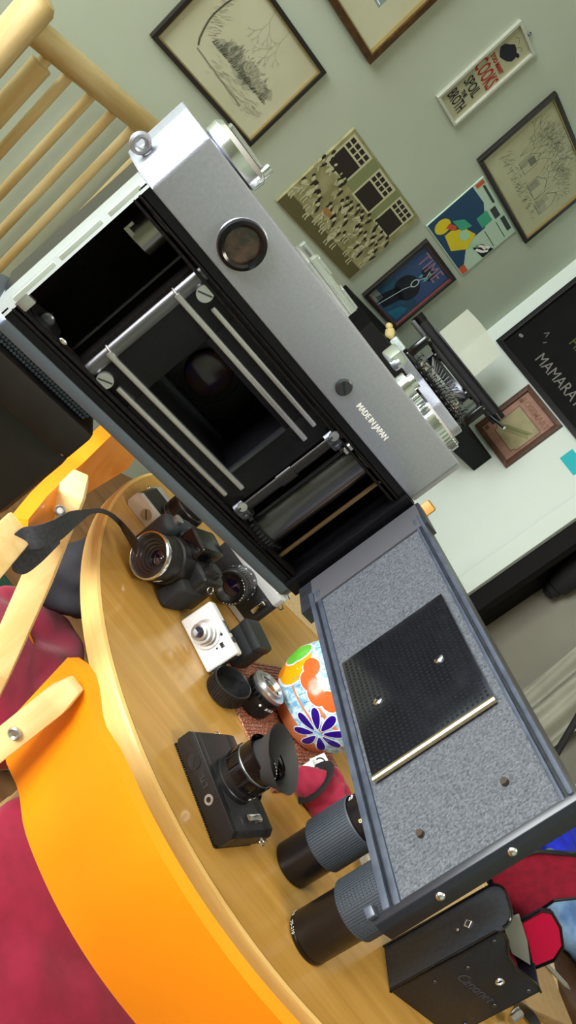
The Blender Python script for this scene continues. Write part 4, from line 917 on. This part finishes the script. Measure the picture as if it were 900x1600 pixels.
# painted pot
pc = tab(462, 1126); pc = Vector((pc.x, pc.y, TABZ+.004))
pot = thing('painted_pot', 'round terracotta pot painted with flowers and fruit on the runner', 'pot', T(*pc))
prof = [(.052, 0), (.060, .004), (.076, .028), (.085, .055), (.087, .075), (.080, .100), (.070, .118), (.066, .128), (.072, .136), (.074, .142), (.068, .143), (.060, .130), (.074, .10), (.076, .06), (.05, .012), (.001, .010)]
b = B(); b.lathe(prof, 64, cap=False); b.build('clay_body', m_terra, pot)
b = B(); b.lathe([(.030, 0), (.052, 0)], 48, cap=False); b.build('clay_base', m_terra, pot)
def pr(z):
    for (r0_, z0), (r1_, z1) in zip(prof, prof[1:9]):
        if z0 <= z <= z1: return r0_+(r1_-r0_)*(z-z0)/(z1-z0)
    return .07
def glaze(polys, m, lift=.0006, name='painted_motif'):
    """polygons in (degrees round the pot, height) laid on the curved surface"""
    t = bmesh.new()
    for P in polys:
        cxp = sum(p_[0] for p_ in P)/len(P); cyp = sum(p_[1] for p_ in P)/len(P)
        def pt3(a, z):
            r = pr(max(0, min(.142, z)))+lift; return Vector((r*cos(radians(a)), r*sin(radians(a)), z))
        c_ = t.verts.new(pt3(cxp, cyp)); n = len(P); rings = []
        for f in (.5, 1.0): rings.append([t.verts.new(pt3(cxp+(x-cxp)*f, cyp+(y-cyp)*f)) for x, y in P])
        for i in range(n):
            t.faces.new((c_, rings[0][i], rings[0][(i+1) % n])); t.faces.new((rings[0][i], rings[1][i], rings[1][(i+1) % n], rings[0][(i+1) % n]))
    b = B(); b.add(t); return b.build(name, m, pot, recalc=True)
V0 = -115   # direction of the pot that faces the viewer
def G(a, z): return (V0+a, z)
m_gl = mat('glaze_white', (232, 238, 240), .18); m_glb = mat('glaze_blue', (120, 176, 214), .18, col2=(206, 232, 238), scale=130, detail=3, ramp=(.4, .6))
b = B(); b.lathe([(pr(z)+.0004, z) for z in (.030, .04, .05, .06, .07, .08, .09, .10, .11, .118, .126)], 64, cap=False); b.build('glaze_band', m_glb, pot)
glaze([[G(-92, .03), G(-52, .03), G(-48, .075), G(-56, .115), G(-92, .115)]], m_gl, .0007)
def circ(a, z, ra, rz_, n=18, rot=0): return [G(*p_) for p_ in ell(a, z, ra, rz_, n, rot)]
glaze([circ(-44, .066, 27, .038)], m_gl, .0009); glaze([circ(-42, .066, 23, .032)], mat('glaze_yellow', (244, 170, 20), .18), .0011)
glaze([circ(-54, .076, 16, .026)], m_gl, .0013); glaze([circ(-54, .076, 14, .023)], mat('glaze_green', (98, 190, 60), .18), .0015)
glaze([circ(-52, .038, 11, .010)], mat('glaze_orange', (238, 140, 20), .18), .0015)
pet, pew = [], []
for k in range(5):
    a = radians(-150+k*40); ca, cz_ = -4+24*cos(a), .106+.024*sin(a); pet.append(circ(ca, cz_, 11.5, .0122, 14, 0)); pew.append(circ(ca, cz_, 13, .0138, 14, 0))
glaze(pew, m_gl, .0010); glaze(pet, mat('glaze_coral', (232, 96, 44), .18), .0014)
pet, pew = [], []
for k in range(8):
    a = radians(k*45+10)
    def pp_(rr, ww):
        o_ = []
        for i in range(16):
            t_ = 2*pi*i/16; u_ = .025+rr*cos(t_); v_ = ww*sin(t_)*(1+.4*cos(t_)); X = u_*cos(a)-v_*sin(a); Y = u_*sin(a)+v_*cos(a); o_.append(G(36+X/.085*57.3, .050+Y*.9))
        return o_
    pet.append(pp_(.017, .0062)); pew.append(pp_(.0188, .0080))
glaze(pew, m_gl, .0012); glaze(pet, mat('glaze_indigo', (40, 14, 130), .18), .0016)
ln = []
for k in range(7): ln.append([G(-24+k*9, .06), G(-23.3+k*9, .06), G(-15.3+k*9, .11), G(-16+k*9, .11)])
glaze(ln, mat('glaze_line', (90, 130, 170), .2), .0010, 'painted_line')

# red pouch with strap band and white tag
p = tab(484, 1262)
o = thing('red_pouch', 'crumpled red cloth pouch with a black elastic band', 'pouch', loc(p.x, p.y+.012, TABZ, 15))
b = B(); b.sphere((0, 0, .026), (.045, .032, .034), u=40, v=24, nz=.012, ns=34, seed=2); b.build('cloth', m_red, o, ang=80)
b = B(); b.tube([(-.026, -.029*cos(a), .027+.030*sin(a)) for a in [2*pi*i/24 for i in range(24)]], .007, 8, True, flat=(.3, 1)); b.build('elastic_band', m_blkm, o)
p = tab(512, 1216, TABZ+.03)
o = thing('paper_tag', 'small white tag with a black ring mark beside the red pouch', 'tag', loc(p.x, p.y, TABZ+.03, -30)@RX(50))
b = B(); b.box(-.035, .035, -.012, .012, 0, .001, bev=.0004); b.build('card', m_white, o)
b = B(); b.torus((-.024, 0, .0012), .007, .0013, seg=20, rs=6); b.build('ring_mark', m_blk, o)
b = B(); b.box(-.03, .03, -.02, .006, -.03, -.001, M=RX(-50)); b.build('tag_stand', m_white, o)

# zoom lenses standing on their front rims
def zoom(label, px, py, prof, ribz, rr, n, marks, rot=0, cross=False):
    p = tab(px, py); o = thing('zoom_lens', label, 'lens', loc(p.x, p.y, TABZ, rot), 'long zoom lenses on the table')
    b = B(); b.lathe(prof, 48); b.build('barrel', mat('lens_black_satin', (22, 20, 22), .33), o)
    b = B(); b.lathe([(rr-.001, ribz[0]), (rr, ribz[0]+.002), (rr, ribz[1]-.002), (rr-.001, ribz[1])], 64, cap=False)
    if cross:
        for i in range(n):
            a = 2*pi*i/n
            if i % 12 < 6: b.box(-.0007, .0009, -rr*pi/n*.5, rr*pi/n*.5, ribz[0]+.002, ribz[1]-.002, M=RZ(math.degrees(a))@T(rr, 0, 0))
            else:
                m_ = 22
                for k in range(m_):
                    z0 = ribz[0]+.002+(ribz[1]-ribz[0]-.004)*k/m_; b.box(-.0007, .0010, -rr*pi/n*.75, rr*pi/n*.75, z0, z0+(ribz[1]-ribz[0])/m_*.55, M=RZ(math.degrees(a))@T(rr, 0, 0))
    else:
        for i in range(n): b.box(-.0008, .0010, -rr*pi/n*.5, rr*pi/n*.5, ribz[0]+.002, ribz[1]-.002, M=RZ(360*i/n)@T(rr, 0, 0))
    b.build('rubber_grip', m_rub, o, ang=25)
    for (t_, z, a, sz, rad, c_) in marks:
        text(t_, sz, c_, o, RZ(a)@T(rad, 0, z)@RZ(90)@RX(90), ext=.0003)
    return o
m_cream = mat('engraving_cream', (236, 214, 150), .6)
z1 = zoom('tall black zoom lens standing beside the red pouch', 456, 1352, [(.0285, 0), (.030, .002), (.030, .052), (.031, .053), (.031, .116), (.0315, .118), (.0315, .166), (.030, .168), (.030, .205)], (.050, .114), .0335, 64,
     [('8', .126, -112, .010, .0316, m_cream), ('•5', .126, -88, .009, .0316, m_cream), ('•22', .121, -178, .008, .0316, m_white)], 0)
b = B()
for i in range(22): b.box(-.0012, .0012, -.0026, .0026, .140, .158, bev=.0006, M=RZ(i*360/22)@T(.0316, 0, 0))
b.build('aperture_ring', m_blkg, z1)
z2 = zoom('larger black zoom lens with a ribbed grip, nearest the table edge', 480, 1466, [(.030, 0), (.0315, .002), (.0315, .070), (.0325, .072), (.0325, .18), (.030, .19), (.030, .215)], (.070, .178), .0355, 72,
     [('1:4.5', .004, -190, .006, .0316, m_white), ('70-210', .004, -150, .006, .0316, m_white)], 0, True)
b = B(); b.lathe([(.0316, .001), (.0319, .002), (.0319, .006), (.0316, .007)], 48, cap=False); b.build('front_ring', m_blkg, z2)

# crumpled clear plastic bag
p = tab(548, 1345)
b = B(); b.sphere((0, 0, .025), (.05, .035, .026), u=36, v=20, nz=.018, ns=48, seed=5)
o = b.build('plastic_bag', alpha_mat('clear_film', (226, 232, 228), .5, .12), smooth=False); o.matrix_world = loc(p.x+.01, p.y+.03, TABZ+.004, 0); tag(o, 'crumpled clear plastic bag between the two zoom lenses', 'bag')

# ---------------------------------------------------------------- leather case
CB = Vector((.544, .928, TABZ)); cx_ = Vector((.121, .047, 0)).normalized(); cy_ = Vector((-cx_.y, cx_.x, 0)); CW, CD, CHt = .130, .060, .165
MC = basis(cx_, cy_, ZV, CB); MCi = MC.inverted()
def cpl(x, y, yl):                      # pixel ray onto the case-local plane y = yl
    r = MCi.to_3x3()@ray(x, y); o0 = MCi@Vector((0, 0, CAMZ)); q_ = o0+r*((yl-o0.y)/r.y); return (q_.x, q_.z)
case = thing('leather_case', 'black leather camera case standing open with red velvet lining', 'case', MC)
m_case = mat('case_leather', (21, 23, 30), .36, col2=(28, 30, 37), scale=250, bump=.2, bscale=700)
MXZ = Matrix(((1, 0, 0, 0), (0, 0, -1, 0), (0, 1, 0, 0), (0, 0, 0, 1)))   # prism (x, z) drawn, extruded along -y
MYZ = Matrix(((0, 0, 1, 0), (1, 0, 0, 0), (0, 1, 0, 0), (0, 0, 0, 1)))    # prism (y, z) drawn, extruded along x
front = [(0, 0), (CW, 0), (CW, .138), (CW-.012, .142), (.075, .140), (.045, .148), (.022, .163), (.010, .167), (0, .163)]
b = B(); b.prism(front, -.004, 0, bev=.0012, M=MXZ@T(0, 0, 0)); b.build('front_panel', m_case, case)
side = [(0, 0), (CD, 0)]+arc(CD-.022, .166-.0, .022, 0, 90, 6)+arc(.016, .172, .016, 90, 180, 5)
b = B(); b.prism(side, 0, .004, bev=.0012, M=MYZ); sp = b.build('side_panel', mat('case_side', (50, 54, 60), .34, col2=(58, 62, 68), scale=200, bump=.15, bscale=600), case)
b = B(); b.prism([(0, 0), (CD, 0), (CD, .145), (0, .138)], CW-.004, CW, bev=.001, M=MYZ); b.build('side_panel', m_case, case)
b = B(); b.box(.002, CW-.002, CD-.004, CD, 0, .165, bev=.001); b.box(.002, CW-.002, .002, CD-.002, .0, .004); b.build('back_panel', m_case, case)
b = B(); b.box(.006, CW-.006, .006, CD-.006, .004, .12); b.build('inner_lining', m_redlin, case)
b = B(); b.tube([(x, -.0008, z) for x, z in front[2:]], .0016, 8); b.tube([(.001, -.0008, 0), (.001, -.0008, .163)], .0018, 8); b.build('piping', m_blkg, case)
b = B(); b.tube([(-.0012, y_, z_) for y_, z_ in side[1:]], .0016, 8); b.build('piping', m_blkg, case)
for x, z in ((.012, .150), (.030, .098), (.024, .052), (CW-.012, .128), (CW-.018, .080), (CW-.012, .03)):
    b = B(); b.sphere((x, -.0005, z), (.0032, .0018, .0032), u=14, v=8); b.build('rivet', m_dsteel, case)
b = B(); b.torus((.078, -.001, .112), .0046, .0017, axis=(0, 1, 0), seg=22, rs=8); b.build('eyelet', m_chrome, case)
text('Canonet', .020, mat('emboss_case', (58, 58, 64), .35), case, T(.068, -.0003, .082)@RX(90), ext=.0004, shear=.3)
b = B(); b.torus((-.001, CD*.46, .128), .0055, .0013, axis=(1, 0, 0), seg=4, rs=6, M=None); b.build('buckle', m_chrome, case)
b = B(); b.sphere((-.001, CD*.46, .112), (.001, .002, .002), u=12, v=8); b.build('stud', m_chrome, case)
# pale inner gusset
b = B(); b.prism([cpl(785, 1440, .028), cpl(812, 1432, .028), cpl(824, 1470, .028), cpl(829, 1508, .028), cpl(800, 1490, .028)], -.032, -.028, M=MXZ); b.build('gusset', mat('gusset_grey', (120, 124, 116), .8), case)
# opened lid with velvet lining
lid = [cpl(*q_, .062) for q_ in ((760, 1372), (790, 1342), (840, 1330), (900, 1334), (945, 1350), (945, 1420), (900, 1402), (865, 1406), (842, 1422), (812, 1442), (790, 1430))]
b = B(); b.prism(lid, -.066, -.0625, bev=.0008, M=MXZ); ld = b.build('lid', m_case, case)
cxl = sum(p_[0] for p_ in lid)/len(lid); czl = sum(p_[1] for p_ in lid)/len(lid)
b = B(); b.prism([(cxl+(x-cxl)*.93, czl+(z-czl)*.90) for x, z in lid], -.0625, -.0615, M=MXZ); b.build('lid_lining', m_redlin, ld)
b = B(); b.tube([(x, .061, z) for x, z in lid], .0022, 8, True); b.build('lid_piping', m_blkg, ld)
fl = [cpl(*q_, .036) for q_ in ((812, 1440), (845, 1422), (862, 1424), (876, 1448), (880, 1478), (866, 1500), (832, 1514), (822, 1470))]
b = B(); b.prism(fl, -.040, -.036, bev=.0008, M=MXZ); fp = b.build('flap', m_case, case)
cxl = sum(p_[0] for p_ in fl)/len(fl); czl = sum(p_[1] for p_ in fl)/len(fl)
b = B(); b.prism([(cxl+(x-cxl)*.9, czl+(z-czl)*.9) for x, z in fl], -.036, -.035, M=MXZ); b.build('flap_lining', mat('velvet_pink', (176, 10, 56), .95, spec=.2), fp)
b = B(); b.tube([(x, .035, z) for x, z in fl], .0016, 8, True); b.build('flap_piping', m_blkg, fp)
# ---------------------------------------------------------------- bits at the right of the table
o = thing('kraft_box', 'flat tan cardboard box lying behind the leather case', 'box', loc(.845, 1.265, TABZ, 35))
b = B(); b.box(-.075, .075, -.055, .055, 0, .014, bev=.0015); b.build('box_base', mat('kraft', (150, 122, 84), .8, col2=(162, 132, 92), scale=60), o)
b = B(); b.box(-.0765, .0765, -.0565, .0565, .012, .020, bev=.0015); b.build('box_lid', mat('kraft_lid', (158, 130, 92), .8, col2=(168, 140, 100), scale=60), o)
p = tab(860, 1516, TABZ+.022); b = B(); b.cyl((-.035, 0, .0), (.04, 0, 0), .004, seg=14); b.cyl((.04, 0, 0), (.052, 0, 0), .004, .001, seg=14); o = b.build('metal_pen', m_steel); o.matrix_world = loc(p.x, p.y, TABZ+.0242, 10); tag(o, 'slim silver pen lying on the tan box', 'pen')
P = [(tab(762, 1578, TABZ+.05), (.3, -.4, 1)), (tab(790, 1566, TABZ+.035), (.3, -.3, 1)), (tab(812, 1572, TABZ+.02), (.3, -.2, 1)), (tab(832, 1592, TABZ+.012), (.5, .3, .6)), (tab(850, 1625, TABZ+.008), (.8, .6, .2)), (tab(870, 1670, TABZ+.006), (.8, .6, .1))]
o = thing('shoulder_strap', 'black leather shoulder strap with a steel buckle beside the case', 'strap')
b = B(); b.add(ribbon(spline(P), .018, .002)); b.build('webbing', m_blackleather, o)
q_ = tab(803, 1585, TABZ+.022); b = B(); b.tube([(q_.x-.008, q_.y-.02, q_.z), (q_.x+.0, q_.y-.005, q_.z+.01), (q_.x+.006, q_.y+.012, q_.z)], .006, 10); b.torus((q_.x, q_.y, q_.z), .010, .0025, axis=(.6, -.6, .5), seg=20, rs=8); b.build('buckle', m_steel, o)
# low bench with folded cloths beyond the table
st_ = thing('stool', 'dark wooden stool beyond the table holding blue cloths', 'stool', loc(1.16, 1.93, 0, -20))
m_dk = mat('dark_wood', (70, 46, 30), .5, col2=(84, 58, 38), scale=(40, 40, 4))
b = B(); b.box(-.19, .19, -.33, .33, .62, .65, bev=.006); b.build('seat', m_dk, st_)
for sx in (-1, 1):
    for sy in (-1, 1):
        b = B(); b.box(sx*.16-.02, sx*.16+.02, sy*.3-.02, sy*.3+.02, 0, .62, bev=.004); b.build('leg', m_dk, st_)
def clothheap(name, label, x, y, r, m, seed):
    b = B(); b.sphere((0, 0, r[2]*.8), r, u=56, v=30, nz=r[2]*.5, ns=14, seed=seed)
    o = b.build(name, m, ang=80); o.matrix_world = loc(x, y, .655, 0); return tag(o, label, 'cloth')
clothheap('blue_cloth', 'bright royal blue cloth heaped on the stool beyond the case lid', 1.10, 2.10, (.12, .12, .05), mat('royal_blue', (22, 40, 190), .8), 1)
clothheap('denim_cloth', 'crumpled pale blue cloth on the stool beside the red lid', 1.14, 1.83, (.15, .14, .055), mat('pale_denim', (130, 164, 196), .85, col2=(80, 112, 160), scale=18), 4)
# things on the floor and chair at the left
b = B(); b.sphere((0, 0, .06), (.06, .07, .075), u=40, v=24, nz=.02, ns=14, seed=9); o = b.build('black_bag', mat('bag_black', (40, 40, 46), .8), ang=80); o.matrix_world = loc(-.125, 1.20, .55, 0); tag(o, 'slumped dark grey cloth bag on the far left chair', 'bag')
b = B(); b.box(-.32, .22, -.29, .29, 0.001, .012, bev=.004); o = b.build('green_rug', mat('rug_green', (28, 66, 50), .9, col2=(36, 80, 60), scale=80)); o.matrix_world = loc(-.25, 1.64, 0, 0); tag(o, 'dark green rug on the floor left of the table', 'rug')
b = B(); b.sphere((0, 0, .06), (.20, .16, .06), u=40, v=24, sup=.6); o = b.build('floor_cushion', mat('grey_pattern', (60, 76, 70), .9, col2=(150, 168, 158), scale=70, detail=1, ramp=(.47, .53)), ang=80); o.matrix_world = loc(-.13, 1.50, .013, 30); tag(o, 'grey and black patterned cushion lying on the green rug', 'cushion')
# plain wooden chair beyond the table, its post tip showing beside the open camera
q_ = at(664, 792, 2.35)
wc = thing('wooden_chair', 'plain honey-coloured wooden chair whose post tip shows behind the open camera', 'chair', loc(q_.x-.215, q_.y-.164, 0, 170))
for sx in (-1, 1):
    b = B(); b.box(sx*.19-.018, sx*.19+.018, -.215, -.185, 0, q_.z+.02, bev=.006); b.build('post', mat('honey_wood', (206, 150, 70), .45, col2=(216, 164, 86), scale=(50, 50, 5)), wc)
    b = B(); b.box(sx*.19-.018, sx*.19+.018, .165, .2, 0, .43, bev=.004); b.build('leg', mat('honey_wood', (206, 150, 70)), wc)
for z in (.55, .68):
    b = B(); b.box(-.18, .18, -.206, -.194, z, z+.05, bev=.003); b.build('back_slat', mat('honey_wood', (206, 150, 70)), wc)
b = B(); b.box(-.21, .21, -.21, .22, .43, .455, bev=.006); b.build('seat', mat('honey_wood', (206, 150, 70)), wc)
